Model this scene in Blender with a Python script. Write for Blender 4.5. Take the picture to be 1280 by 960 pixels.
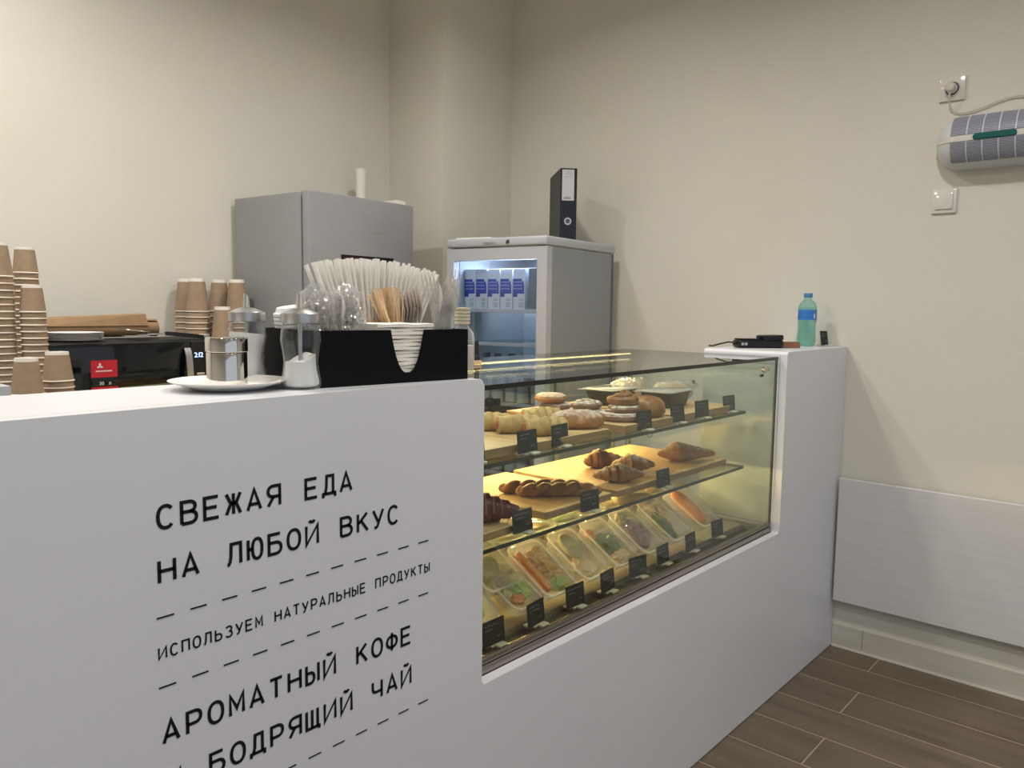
import bpy, bmesh, math, random
from mathutils import Vector, Matrix
random.seed(7)
S = bpy.context.scene
for o in list(bpy.data.objects): bpy.data.objects.remove(o)
COL = S.collection
PI = math.pi

# ------------------------------------------------------------------ camera
cam = bpy.data.cameras.new('camera'); co = bpy.data.objects.new('camera', cam); COL.objects.link(co)
cam.sensor_fit = 'HORIZONTAL'; cam.sensor_width = 36; cam.lens = 979.42 / 1280 * 36; cam.clip_start = 0.02
yaw, pit, rol = math.radians(48.704), math.radians(5.646), math.radians(0.7355)
fw = Vector((math.sin(yaw) * math.cos(pit), math.cos(yaw) * math.cos(pit), -math.sin(pit)))
rt = Vector((math.cos(yaw), -math.sin(yaw), 0)); up = rt.cross(fw)
r2 = math.cos(rol) * rt + math.sin(rol) * up; u2 = -math.sin(rol) * rt + math.cos(rol) * up
co.matrix_world = Matrix(((r2.x, u2.x, -fw.x, 0), (r2.y, u2.y, -fw.y, 0), (r2.z, u2.z, -fw.z, 1.35), (0, 0, 0, 1)))
S.camera = co
# ------------------------------------------------------------------ world, exposure
w = bpy.data.worlds.new('world'); S.world = w; w.use_nodes = True
w.node_tree.nodes['Background'].inputs[0].default_value = (0.82, 0.90, 1.0, 1)   # dull daylight through the open shop front
w.node_tree.nodes['Background'].inputs[1].default_value = 0.60
S.view_settings.view_transform = 'Standard'; S.view_settings.look = 'None'
S.view_settings.exposure = 0.0; S.view_settings.gamma = 1.0; S.view_settings.use_curve_mapping = False
CEIL = 3.05
LIGHT_SPOTS = [(-0.9, 2.2, 20), (0.55, 2.35, 23), (1.9, 1.9, 13), (-0.9, 0.2, 11), (0.5, 0.1, 11), (1.75, 0.55, 17), (-0.9, -1.8, 8), (0.8, -1.8, 8), (2.2, -1.8, 7)]

ORD = ['topmost', 'second', 'third', 'fourth', 'fifth', 'sixth', 'seventh', 'eighth', 'ninth', 'tenth', 'eleventh', 'twelfth', 'thirteenth', 'fourteenth', 'fifteenth', 'sixteenth', 'seventeenth', 'eighteenth', 'nineteenth', 'twentieth'] + ['twenty-' + q for q in ('first', 'second', 'third', 'fourth', 'fifth', 'sixth', 'seventh', 'eighth', 'ninth')] + ['thirtieth']
# ------------------------------------------------------------------ materials
MATS = {}
def mat(name, color, rough=0.5, metal=0.0, spec=0.5, coat=0.0, trans=0.0, emit=None, es=0.0, sss=0.0):
    if name in MATS: return MATS[name]
    m = bpy.data.materials.new(name); m.use_nodes = True; b = m.node_tree.nodes['Principled BSDF']
    b.inputs['Base Color'].default_value = (*color, 1); b.inputs['Roughness'].default_value = rough
    b.inputs['Metallic'].default_value = metal; b.inputs['Specular IOR Level'].default_value = spec
    b.inputs['Coat Weight'].default_value = coat; b.inputs['Transmission Weight'].default_value = trans
    if emit: b.inputs['Emission Color'].default_value = (*emit, 1); b.inputs['Emission Strength'].default_value = es
    MATS[name] = m; return m
def nodes(m): return m.node_tree.nodes, m.node_tree.links
def noisy(name, c1, c2, scale=(1, 1, 1), nscale=5.0, rough=0.5, bump=0.0, detail=4.0, lo=0.35, hi=0.65, metal=0.0, spec=0.5, rnd=0.0, bscale=None):
    m = mat(name, c1, rough, metal, spec); N, L = nodes(m); b = N['Principled BSDF']
    tc = N.new('ShaderNodeTexCoord'); mp = N.new('ShaderNodeMapping'); mp.inputs['Scale'].default_value = scale
    nz = N.new('ShaderNodeTexNoise'); nz.inputs['Scale'].default_value = nscale; nz.inputs['Detail'].default_value = detail
    rp = N.new('ShaderNodeValToRGB'); rp.color_ramp.elements[0].position = lo; rp.color_ramp.elements[1].position = hi
    rp.color_ramp.elements[0].color = (*c1, 1); rp.color_ramp.elements[1].color = (*c2, 1)
    L.new(tc.outputs['Object'], mp.inputs[0])
    if rnd:
        oi = N.new('ShaderNodeObjectInfo'); ml = N.new('ShaderNodeVectorMath'); ml.operation = 'SCALE'
        cb = N.new('ShaderNodeCombineXYZ'); L.new(oi.outputs['Random'], cb.inputs[0]); L.new(oi.outputs['Random'], cb.inputs[1]); L.new(oi.outputs['Random'], cb.inputs[2])
        L.new(cb.outputs[0], ml.inputs[0]); ml.inputs['Scale'].default_value = rnd; L.new(ml.outputs[0], mp.inputs['Location'])
    L.new(mp.outputs[0], nz.inputs[0]); L.new(nz.outputs[0], rp.inputs[0]); L.new(rp.outputs[0], b.inputs['Base Color'])
    if bump:
        bp = N.new('ShaderNodeBump'); bp.inputs['Strength'].default_value = bump; bp.inputs['Distance'].default_value = 0.004
        if bscale:
            n2 = N.new('ShaderNodeTexNoise'); n2.inputs['Scale'].default_value = bscale; L.new(tc.outputs['Object'], n2.inputs[0]); L.new(n2.outputs[0], bp.inputs['Height'])
        else: L.new(nz.outputs[0], bp.inputs['Height'])
        L.new(bp.outputs[0], b.inputs['Normal'])
    return m
def glassy(name, tint=(0.95, 0.98, 0.96), body=None, bodyfac=0.0, rough=0.0, ior=1.5, edge=0.0, bump=0.0, bsc=60):
    """clear sheet: light passes through (tinted), Fresnel reflection on top, optional milky body"""
    if name in MATS: return MATS[name]
    m = bpy.data.materials.new(name); m.use_nodes = True; N, L = nodes(m)
    for n in list(N):
        if n.type != 'OUTPUT_MATERIAL': N.remove(n)
    out = [n for n in N if n.type == 'OUTPUT_MATERIAL'][0]
    t = N.new('ShaderNodeBsdfTransparent'); t.inputs[0].default_value = (*tint, 1)
    g = N.new('ShaderNodeBsdfGlossy'); g.inputs['Roughness'].default_value = rough
    if bump:
        tc = N.new('ShaderNodeTexCoord'); vz = N.new('ShaderNodeTexVoronoi'); vz.inputs['Scale'].default_value = bsc; L.new(tc.outputs['Object'], vz.inputs[0])
        bp = N.new('ShaderNodeBump'); bp.inputs['Strength'].default_value = bump; bp.inputs['Distance'].default_value = 0.01; L.new(vz.outputs['Distance'], bp.inputs['Height']); L.new(bp.outputs[0], g.inputs['Normal'])
    # Schlick reflectance, the same from both sides of the thin sheet
    ge = N.new('ShaderNodeNewGeometry'); dp = N.new('ShaderNodeVectorMath'); dp.operation = 'DOT_PRODUCT'
    L.new(ge.outputs['Incoming'], dp.inputs[0]); L.new(ge.outputs['Normal'], dp.inputs[1])
    ab = N.new('ShaderNodeMath'); ab.operation = 'ABSOLUTE'; L.new(dp.outputs['Value'], ab.inputs[0])
    om = N.new('ShaderNodeMath'); om.operation = 'SUBTRACT'; om.inputs[0].default_value = 1.0; om.use_clamp = True; L.new(ab.outputs[0], om.inputs[1])
    pw = N.new('ShaderNodeMath'); pw.operation = 'POWER'; pw.inputs[1].default_value = 5.0; L.new(om.outputs[0], pw.inputs[0])
    f0 = ((ior - 1) / (ior + 1)) ** 2
    fr = N.new('ShaderNodeMath'); fr.operation = 'MULTIPLY_ADD'; fr.inputs[1].default_value = 1 - f0; fr.inputs[2].default_value = f0; L.new(pw.outputs[0], fr.inputs[0])
    src = t.outputs[0]
    if body:
        d = N.new('ShaderNodeBsdfDiffuse'); d.inputs[0].default_value = (*body, 1)
        tr = N.new('ShaderNodeBsdfTranslucent'); tr.inputs[0].default_value = (*body, 1)
        mx0 = N.new('ShaderNodeMixShader'); mx0.inputs[0].default_value = 0.4; L.new(d.outputs[0], mx0.inputs[1]); L.new(tr.outputs[0], mx0.inputs[2])
        mx = N.new('ShaderNodeMixShader'); mx.inputs[0].default_value = bodyfac
        if edge:
            lw = N.new('ShaderNodeMath'); lw.operation = 'POWER'; lw.inputs[1].default_value = 2.0; L.new(om.outputs[0], lw.inputs[0])
            ma = N.new('ShaderNodeMath'); ma.operation = 'MULTIPLY_ADD'; ma.inputs[1].default_value = edge; ma.inputs[2].default_value = bodyfac; ma.use_clamp = True
            L.new(lw.outputs[0], ma.inputs[0]); L.new(ma.outputs[0], mx.inputs[0])
        L.new(t.outputs[0], mx.inputs[1]); L.new(mx0.outputs[0], mx.inputs[2]); src = mx.outputs[0]
    m2 = N.new('ShaderNodeMixShader'); L.new(fr.outputs[0], m2.inputs[0]); L.new(src, m2.inputs[1]); L.new(g.outputs[0], m2.inputs[2])
    L.new(m2.outputs[0], out.inputs[0]); MATS[name] = m; return m
def dusted(name, c1, c2, dust=0.5, rough=0.6, crust=None, nscale=30):
    """baked crust: darker patches, sugar settled on the upward faces"""
    m = noisy(name, c1, c2, nscale=nscale, rough=rough, bump=0.35, lo=0.3, hi=0.7); N, L = nodes(m); b = N['Principled BSDF']
    rp = [n for n in N if n.type == 'VALTORGB'][0]
    ge = N.new('ShaderNodeNewGeometry'); sp = N.new('ShaderNodeSeparateXYZ'); L.new(ge.outputs['Normal'], sp.inputs[0])
    tc = N.new('ShaderNodeTexCoord'); n2 = N.new('ShaderNodeTexNoise'); n2.inputs['Scale'].default_value = 90; n2.inputs['Detail'].default_value = 6; L.new(tc.outputs['Object'], n2.inputs[0])
    ad = N.new('ShaderNodeMath'); ad.operation = 'MULTIPLY'; L.new(sp.outputs[2], ad.inputs[0]); L.new(n2.outputs[0], ad.inputs[1])
    r3 = N.new('ShaderNodeValToRGB'); r3.color_ramp.elements[0].position = 0.25; r3.color_ramp.elements[1].position = 0.50
    r3.color_ramp.elements[0].color = (0, 0, 0, 1); r3.color_ramp.elements[1].color = (dust, dust, dust, 1); L.new(ad.outputs[0], r3.inputs[0])
    mx = N.new('ShaderNodeMixRGB'); L.new(r3.outputs[0], mx.inputs[0]); L.new(rp.outputs[0], mx.inputs[1]); mx.inputs[2].default_value = (0.85, 0.80, 0.74, 1)
    L.new(mx.outputs[0], b.inputs['Base Color']); return m

M_wall = noisy('cream_plaster', (0.665, 0.645, 0.575), (0.69, 0.67, 0.60), nscale=1.5, rough=0.85, bump=0.12, bscale=220, spec=0.25)
M_ceil = mat('ceiling_paint', (0.66, 0.64, 0.58), 0.9)
M_white = noisy('white_solid_surface', (0.665, 0.675, 0.715), (0.69, 0.70, 0.74), nscale=2.0, rough=0.32, spec=0.45)
M_grout = mat('tan_grout', (0.42, 0.34, 0.25), 0.9)
M_tile = noisy('brown_wood_look_tile', (0.105, 0.078, 0.052), (0.165, 0.126, 0.086), scale=(9, 0.9, 1), nscale=2.2, rough=0.42, bump=0.05, lo=0.3, hi=0.75, rnd=37, detail=8)
M_plinth = noisy('cream_plinth_tile', (0.52, 0.50, 0.44), (0.58, 0.56, 0.50), scale=(1, 2, 20), nscale=2, rough=0.4)
M_caulk = mat('white_caulk', (0.74, 0.71, 0.64), 0.6)
M_black = mat('black_plastic', (0.006, 0.006, 0.007), 0.35, spec=0.35)
M_orgb = mat('organiser_black', (0.003, 0.003, 0.004), 0.55, spec=0.12)
M_blackm = mat('black_matte', (0.010, 0.010, 0.011), 0.6, spec=0.3)
M_ink = mat('black_ink', (0.004, 0.004, 0.006), 0.5, spec=0.3)
M_fridge = noisy('silver_grey_enamel', (0.25, 0.26, 0.27), (0.265, 0.275, 0.285), nscale=3, rough=0.33, spec=0.5)
M_fdoor = noisy('silver_grey_gloss', (0.28, 0.29, 0.31), (0.295, 0.305, 0.325), nscale=3, rough=0.17, spec=0.55)
M_dgrey = mat('dark_gasket', (0.08, 0.085, 0.09), 0.7)
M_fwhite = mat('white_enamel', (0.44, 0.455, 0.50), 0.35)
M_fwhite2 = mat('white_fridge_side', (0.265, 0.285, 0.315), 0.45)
M_steel = mat('brushed_steel', (0.55, 0.52, 0.46), 0.28, metal=1.0)
M_rail = mat('brown_grey_rail', (0.30, 0.27, 0.235), 0.35, metal=0.85)
M_chrome = mat('chrome', (0.80, 0.77, 0.73), 0.06, metal=1.0)
M_satin = mat('satin_steel', (0.55, 0.55, 0.55), 0.3, metal=1.0)
M_glass = glassy('case_glass', (0.935, 0.965, 0.94))
M_shelfg = glassy('shelf_glass', (0.93, 0.965, 0.94))
M_edge = mat('green_glass_edge', (0.010, 0.030, 0.018), 0.12, spec=0.6)
M_dedge = mat('dark_glass_edge', (0.004, 0.007, 0.006), 0.15, spec=0.5)
M_jar = glassy('jar_glass', (0.95, 0.96, 0.96), body=(0.42, 0.43, 0.43), bodyfac=0.02, edge=0.85, ior=1.6)
M_clear = glassy('clear_plastic', (0.95, 0.95, 0.95), body=(0.85, 0.86, 0.86), bodyfac=0.10, edge=0.7, rough=0.05, ior=1.5)
M_bag = glassy('crinkled_film', (0.97, 0.97, 0.97), body=(0.9, 0.9, 0.92), bodyfac=0.11, edge=0.55, rough=0.07, ior=3.0, bump=1.0, bsc=85)
M_box = glassy('container_plastic', (0.96, 0.95, 0.93), body=(0.9, 0.88, 0.82), bodyfac=0.20, edge=0.30, rough=0.12, ior=1.45)
M_rim = glassy('container_rim_plastic', (0.96, 0.95, 0.93), body=(0.95, 0.93, 0.88), bodyfac=0.55, rough=0.12, ior=1.45)
M_film = glassy('container_lid_film', (0.97, 0.96, 0.94), body=(0.9, 0.88, 0.82), bodyfac=0.10, edge=0.35, rough=0.06, ior=1.7, bump=0.35, bsc=35)
M_sugar = mat('white_sugar', (0.80, 0.79, 0.77), 0.9)
M_kraft = noisy('kraft_cup', (0.30, 0.215, 0.14), (0.34, 0.245, 0.165), nscale=40, rough=0.8)
M_crim = mat('cup_rim_paper', (0.72, 0.64, 0.54), 0.7)
M_cbase = mat('cup_base_paper', (0.76, 0.72, 0.66), 0.7)
M_kpaper = noisy('brown_wrapping_paper', (0.26, 0.155, 0.075), (0.32, 0.20, 0.10), nscale=14, rough=0.75)
M_paper = mat('white_paper', (0.80, 0.77, 0.72), 0.8)
M_napkin = noisy('ivory_napkin', (0.80, 0.77, 0.70), (0.84, 0.81, 0.74), nscale=40, rough=0.9, bump=0.2)
M_plate = mat('white_paper_plate', (0.80, 0.78, 0.75), 0.6)
M_pplate = mat('grey_plate_edge', (0.66, 0.64, 0.64), 0.5)
M_lid = mat('white_cup_lid', (0.83, 0.83, 0.83), 0.35)
M_board = noisy('light_wood_board', (0.50, 0.33, 0.15), (0.66, 0.47, 0.25), scale=(18, 1.6, 4), nscale=2.4, rough=0.5, bump=0.05, lo=0.3, hi=0.7, rnd=11)
M_boarde = noisy('board_end_grain', (0.23, 0.135, 0.06), (0.34, 0.21, 0.10), scale=(2, 2, 40), nscale=3, rough=0.6)
M_tag = mat('chalkboard_tag', (0.012, 0.013, 0.016), 0.45)
M_chalk = mat('chalk_grey', (0.30, 0.31, 0.33), 0.9)
M_clip = mat('ivory_plastic_clip', (0.62, 0.58, 0.48), 0.5)
M_straw = glassy('wrapped_straw', (0.9, 0.9, 0.88), body=(0.90, 0.89, 0.86), bodyfac=0.82, edge=0.15, rough=0.25)
M_stir = noisy('wooden_stirrer', (0.62, 0.42, 0.24), (0.72, 0.52, 0.32), scale=(1, 1, 8), nscale=10, rough=0.7)
M_smoke = glassy('smoky_clear_plastic', (0.94, 0.92, 0.90), body=(0.80, 0.72, 0.67), bodyfac=0.50, edge=0.3, rough=0.08)
M_spoon = glassy('clear_cutlery_plastic', (0.90, 0.89, 0.88), body=(0.80, 0.78, 0.76), bodyfac=0.22, edge=0.7, rough=0.06)
M_gold = mat('ribbed_gold_cap', (0.52, 0.48, 0.36), 0.4)
M_red = mat('red_sticker', (0.50, 0.004, 0.022), 0.5)
M_whiteink = mat('white_ink', (0.75, 0.75, 0.75), 0.6)
M_blue = noisy('blue_print', (0.03, 0.045, 0.34), (0.045, 0.065, 0.44), nscale=20, rough=0.4)
M_lblue = mat('pale_blue_print', (0.34, 0.37, 0.72), 0.4)
M_carton = mat('white_carton', (0.70, 0.73, 0.80), 0.45)
M_fin = mat('fridge_liner', (0.36, 0.38, 0.42), 0.5)
M_led = mat('warm_led', (1, 0.85, 0.5), 0.5, emit=(1.0, 0.80, 0.36), es=14.0)
M_ledw = mat('cold_fridge_lamp', (1, 1, 1), 0.5, emit=(0.72, 0.83, 1.0), es=16.0)
M_digit = mat('blue_display', (0.2, 0.4, 1), 0.5, emit=(0.45, 0.62, 1.0), es=3.0)
M_lampw = mat('ceiling_lamp_glass', (1, 1, 1), 0.5, emit=(1.0, 0.93, 0.82), es=6.0)
M_pet = glassy('aqua_bottle_plastic', (0.74, 0.93, 0.90), body=(0.22, 0.60, 0.55), bodyfac=0.06, edge=0.5)
M_cap = mat('blue_cap', (0.06, 0.24, 0.46), 0.35)
M_label = noisy('blue_label', (0.02, 0.14, 0.50), (0.05, 0.24, 0.62), scale=(1, 1, 6), nscale=4, rough=0.35)
M_pink = mat('pink_print', (0.42, 0.20, 0.38), 0.5)
M_wood = noisy('reddish_wood', (0.20, 0.085, 0.038), (0.28, 0.13, 0.06), scale=(2, 2, 18), nscale=4, rough=0.45)
M_acw = mat('appliance_white', (0.60, 0.62, 0.63), 0.4)
M_acg = mat('appliance_blue_grey', (0.19, 0.20, 0.29), 0.4)
M_acs = mat('appliance_slat', (0.46, 0.47, 0.53), 0.4)
M_teal = mat('dark_teal', (0.006, 0.11, 0.105), 0.3)
M_sock = mat('glossy_white_plastic', (0.68, 0.66, 0.62), 0.12)
M_maroon = noisy('maroon_print', (0.10, 0.006, 0.025), (0.02, 0.004, 0.008), nscale=22, rough=0.4)
M_dough = noisy('pale_dough', (0.40, 0.26, 0.085), (0.56, 0.40, 0.16), nscale=30, rough=0.5, bump=0.3)
M_sausage = noisy('sausage', (0.30, 0.09, 0.05), (0.38, 0.14, 0.08), nscale=30, rough=0.35)
M_crust = noisy('golden_crust', (0.16, 0.058, 0.010), (0.36, 0.165, 0.038), nscale=26, rough=0.42, bump=0.5, lo=0.3, hi=0.7)
M_bun = dusted('sugared_bun_crust', (0.25, 0.10, 0.03), (0.40, 0.19, 0.065), 0.50)
M_swirl = dusted('sugared_swirl_crust', (0.16, 0.075, 0.045), (0.27, 0.15, 0.09), 0.75)
M_swirl2 = noisy('golden_swirl_crust', (0.17, 0.066, 0.014), (0.37, 0.18, 0.05), nscale=26, rough=0.42, bump=0.5)
M_cro = dusted('sugared_croissant', (0.22, 0.09, 0.025), (0.36, 0.165, 0.05), 0.60)
M_redc = noisy('dark_red_croissant', (0.085, 0.008, 0.008), (0.15, 0.016, 0.014), nscale=20, rough=0.3)
M_stripe = mat('pale_red_stripe', (0.36, 0.13, 0.085), 0.5)
M_tray = mat('black_food_tray', (0.012, 0.012, 0.012), 0.3)
M_bread = noisy('white_bread', (0.62, 0.42, 0.22), (0.78, 0.58, 0.36), nscale=12, rough=0.8, bump=0.2)
M_wrap = noisy('pale_wrap', (0.46, 0.40, 0.20), (0.56, 0.50, 0.28), nscale=20, rough=0.6, bump=0.3)
M_orange = noisy('orange_filling', (0.62, 0.16, 0.02), (0.75, 0.30, 0.05), nscale=20, rough=0.4, bump=0.4)
M_yellow = noisy('breaded_filling', (0.50, 0.24, 0.03), (0.68, 0.40, 0.06), nscale=25, rough=0.6, bump=0.5)
M_leaf = noisy('lettuce', (0.22, 0.34, 0.04), (0.42, 0.50, 0.10), nscale=30, rough=0.5, bump=0.5)
M_dleaf = noisy('dark_greens', (0.05, 0.10, 0.02), (0.16, 0.22, 0.06), nscale=40, rough=0.5, bump=0.5)
M_purple = noisy('red_cabbage', (0.12, 0.05, 0.07), (0.34, 0.20, 0.22), nscale=55, rough=0.5, bump=0.6)
M_grey = mat('grey_print', (0.25, 0.26, 0.28), 0.6)
M_panel = noisy('white_panel_laminate', (0.60, 0.595, 0.60), (0.63, 0.625, 0.63), scale=(1, 1, 30), nscale=3, rough=0.5, bump=0.05)
M_cable = mat('white_cable', (0.60, 0.58, 0.53), 0.5)

# ------------------------------------------------------------------ mesh builder
class MB:
    def __init__(s): s.v = []; s.f = []; s.m = []; s.sm = []
    def add(s, vs, fs, mi=0, smooth=False, T=None):
        k = len(s.v)
        s.v += [tuple(T @ Vector(v)) if T else tuple(v) for v in vs]
        for f in fs: s.f.append([i + k for i in f]); s.m.append(mi); s.sm.append(smooth)
        return s
    def box(s, x0, x1, y0, y1, z0, z1, mi=0, T=None, bev=0.0, seg=2):
        if bev:
            bm = bmesh.new(); bmesh.ops.create_cube(bm, size=1)
            for v in bm.verts: v.co = ((x0 + x1) / 2 + v.co.x * (x1 - x0), (y0 + y1) / 2 + v.co.y * (y1 - y0), (z0 + z1) / 2 + v.co.z * (z1 - z0))
            bmesh.ops.bevel(bm, geom=list(bm.edges), offset=bev, segments=seg, affect='EDGES', profile=0.5)
            return s.bm(bm, mi, True, T)
        vs = [(x, y, z) for z in (z0, z1) for y in (y0, y1) for x in (x0, x1)]
        return s.add(vs, [(0, 2, 3, 1), (4, 5, 7, 6), (0, 1, 5, 4), (2, 6, 7, 3), (0, 4, 6, 2), (1, 3, 7, 5)], mi, False, T)
    def bm(s, bm, mi=0, smooth=True, T=None):
        bm.verts.ensure_lookup_table(); bm.verts.index_update()
        k = len(s.sm); s.add([v.co.copy() for v in bm.verts], [[v.index for v in f.verts] for f in bm.faces], mi, smooth, T)
        for i, f in enumerate(bm.faces):
            if len(f.verts) > 4: s.sm[k + i] = False
        bm.free(); return s
    def lathe(s, prof, n=24, mi=0, T=None, smooth=True, sx=1.0, sy=1.0, cap0=True, cap1=True, flute=0, fa=0.0):
        vs = []
        for r, z in prof:
            for i in range(n):
                a = 2 * PI * i / n; rr = r * (1 + fa * math.cos(flute * a)) if flute else r
                vs.append((rr * math.cos(a) * sx, rr * math.sin(a) * sy, z))
        fs = []
        for j in range(len(prof) - 1):
            for i in range(n): fs.append((j * n + i, j * n + (i + 1) % n, (j + 1) * n + (i + 1) % n, (j + 1) * n + i))
        s.add(vs, fs, mi, smooth, T)
        caps = []
        if cap0 and prof[0][0] > 1e-5: caps.append([i for i in range(n)][::-1])
        if cap1 and prof[-1][0] > 1e-5: caps.append([(len(prof) - 1) * n + i for i in range(n)])
        k = len(s.v) - len(vs)
        for c in caps: s.f.append([i + k for i in c]); s.m.append(mi); s.sm.append(False)
        return s
    def loft(s, rings, mi=0, T=None, smooth=True, cap=True):
        n = len(rings[0]); vs = [p for r in rings for p in r]; fs = []
        for j in range(len(rings) - 1):
            for i in range(n): fs.append((j * n + i, j * n + (i + 1) % n, (j + 1) * n + (i + 1) % n, (j + 1) * n + i))
        if cap: fs.append(list(range(n))[::-1]); fs.append([(len(rings) - 1) * n + i for i in range(n)])
        return s.add(vs, fs, mi, smooth, T)
    def tube(s, pts, r, n=8, mi=0, T=None, cap=True):
        pts = [Vector(p) for p in pts]; rings = []
        t0 = (pts[1] - pts[0]).normalized(); nrm = t0.orthogonal().normalized()
        for i, p in enumerate(pts):
            t = (pts[min(i + 1, len(pts) - 1)] - pts[max(i - 1, 0)]).normalized()
            nrm = (nrm - nrm.dot(t) * t).normalized(); b = t.cross(nrm)
            rr = r[i] if isinstance(r, (list, tuple)) else r
            rings.append([p + rr * (math.cos(2 * PI * k / n) * nrm + math.sin(2 * PI * k / n) * b) for k in range(n)])
        return s.loft(rings, mi, T, True, cap)
    def prism(s, poly, y0, y1, mi=0, T=None, smooth=False):
        """polygon in x,z extruded along y"""
        n = len(poly); vs = [(x, y0, z) for x, z in poly] + [(x, y1, z) for x, z in poly]
        fs = [list(range(n)), list(range(n, 2 * n))[::-1]]
        for i in range(n): fs.append((i, i + n, (i + 1) % n + n, (i + 1) % n))
        return s.add(vs, fs, mi, smooth, T)
    def build(s, name, mats, parent=None, kind=None, loc=None, rz=None, auto=True):
        me = bpy.data.meshes.new(name); me.from_pydata(s.v, [], s.f)
        for m in (mats if isinstance(mats, (list, tuple)) else [mats]): me.materials.append(m)
        me.polygons.foreach_set('material_index', s.m); me.polygons.foreach_set('use_smooth', s.sm)
        bm = bmesh.new(); bm.from_mesh(me); bmesh.ops.recalc_face_normals(bm, faces=bm.faces)
        for e in bm.edges:
            if len(e.link_faces) == 2 and e.calc_face_angle(0) > 0.6: e.smooth = False
        bm.to_mesh(me); bm.free(); me.update()
        o = bpy.data.objects.new(name, me); COL.objects.link(o)
        if parent: o.parent = parent
        if kind: o['kind'] = kind
        if loc is not None: o.location = loc
        if rz is not None: o.rotation_euler[2] = rz
        return o
def thing(name, label, cat, loc=(0, 0, 0), rz=0.0, group=None, rot=None):
    o = bpy.data.objects.new(name, None); COL.objects.link(o); o.empty_display_size = 0.05
    o.location = loc; o.rotation_euler = rot if rot else (0, 0, rz)
    o['label'] = label; o['category'] = cat
    if group: o['group'] = group
    return o
def tag(o, label, cat, group=None):
    o['label'] = label; o['category'] = cat
    if group: o['group'] = group
    return o
def dup(root, loc, rz=None, label=None, group=None, rot=None):
    r = root.copy(); COL.objects.link(r); r.location = loc
    if rz is not None: r.rotation_euler = (0, 0, rz)
    if rot is not None: r.rotation_euler = rot
    if label: r['label'] = label
    if group: r['group'] = group
    for ch in list(root.children):
        c = ch.copy(); COL.objects.link(c); c.parent = r
        for g in ch.children:
            d = g.copy(); COL.objects.link(d); d.parent = c
    return r
def struct(name, mb, mats, parent=None):
    o = mb.build(name, mats, parent)
    if parent is None: o['kind'] = 'structure'
    return o
def TR(x=0, y=0, z=0, rx=0, ry=0, rz=0):
    from mathutils import Euler
    return Matrix.Translation((x, y, z)) @ Euler((rx, ry, rz)).to_matrix().to_4x4()
def rpoly(pts, rad, seg=5):
    """round the corners of a polygon; rad per corner"""
    out = []; n = len(pts)
    for i in range(n):
        r = rad[i]; p = Vector(pts[i]); a = Vector(pts[i - 1]); b = Vector(pts[(i + 1) % n])
        if r <= 0: out.append(tuple(p)); continue
        da = (a - p).normalized(); db = (b - p).normalized(); ang = da.angle(db); d = r / math.tan(ang / 2)
        p0 = p + da * d; p1 = p + db * d; c = p + (da + db).normalized() * (r / math.sin(ang / 2))
        a0 = math.atan2(p0.y - c.y, p0.x - c.x); a1 = math.atan2(p1.y - c.y, p1.x - c.x); dd = (a1 - a0 + PI) % (2 * PI) - PI
        for k in range(seg + 1): t = a0 + dd * k / seg; out.append((c.x + r * math.cos(t), c.y + r * math.sin(t)))
    return out
def rrect(wx, wy, r, z, n=4, cx=0, cy=0):
    pts = rpoly([(-wx / 2, -wy / 2), (wx / 2, -wy / 2), (wx / 2, wy / 2), (-wx / 2, wy / 2)], [r] * 4, n)
    return [(x + cx, y + cy, z) for x, y in pts]
# lettering: each glyph from the built-in font, set on a fixed pitch
GL = {}
def glyph(ch):
    if ch in GL: return GL[ch]
    cu = bpy.data.curves.new('glyph', 'FONT'); cu.body = ch; cu.size = 1; cu.resolution_u = 3; cu.offset = 0.0
    ob = bpy.data.objects.new('glyph', cu); COL.objects.link(ob); bpy.context.view_layer.update()
    me = ob.evaluated_get(bpy.context.evaluated_depsgraph_get()).to_mesh()
    vs = [v.co.copy() for v in me.vertices]; fs = [list(p.vertices) for p in me.polygons]
    ob.evaluated_get(bpy.context.evaluated_depsgraph_get()).to_mesh_clear(); bpy.data.objects.remove(ob); bpy.data.curves.remove(cu)
    GL[ch] = (vs, fs); return GL[ch]
CAP = max(v.y for v in glyph('Н')[0])
def _arc(cx, cy, rx, ry, a0, a1, n=12, p=1.0):
    out = []
    for i in range(n + 1):
        a = math.radians(a0 + (a1 - a0) * i / n); c, d = math.cos(a), math.sin(a)
        out.append((cx + rx * math.copysign(abs(c) ** p, c), cy + ry * math.copysign(abs(d) ** p, d)))
    return out
def _bowl(x, y0, y1, w): return _arc(x, (y0 + y1) / 2, w, (y1 - y0) / 2, 90, -90, 12, 0.9)
_I = [(0, 1), (0, 0), (1, 1), (1, 0)]
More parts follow.
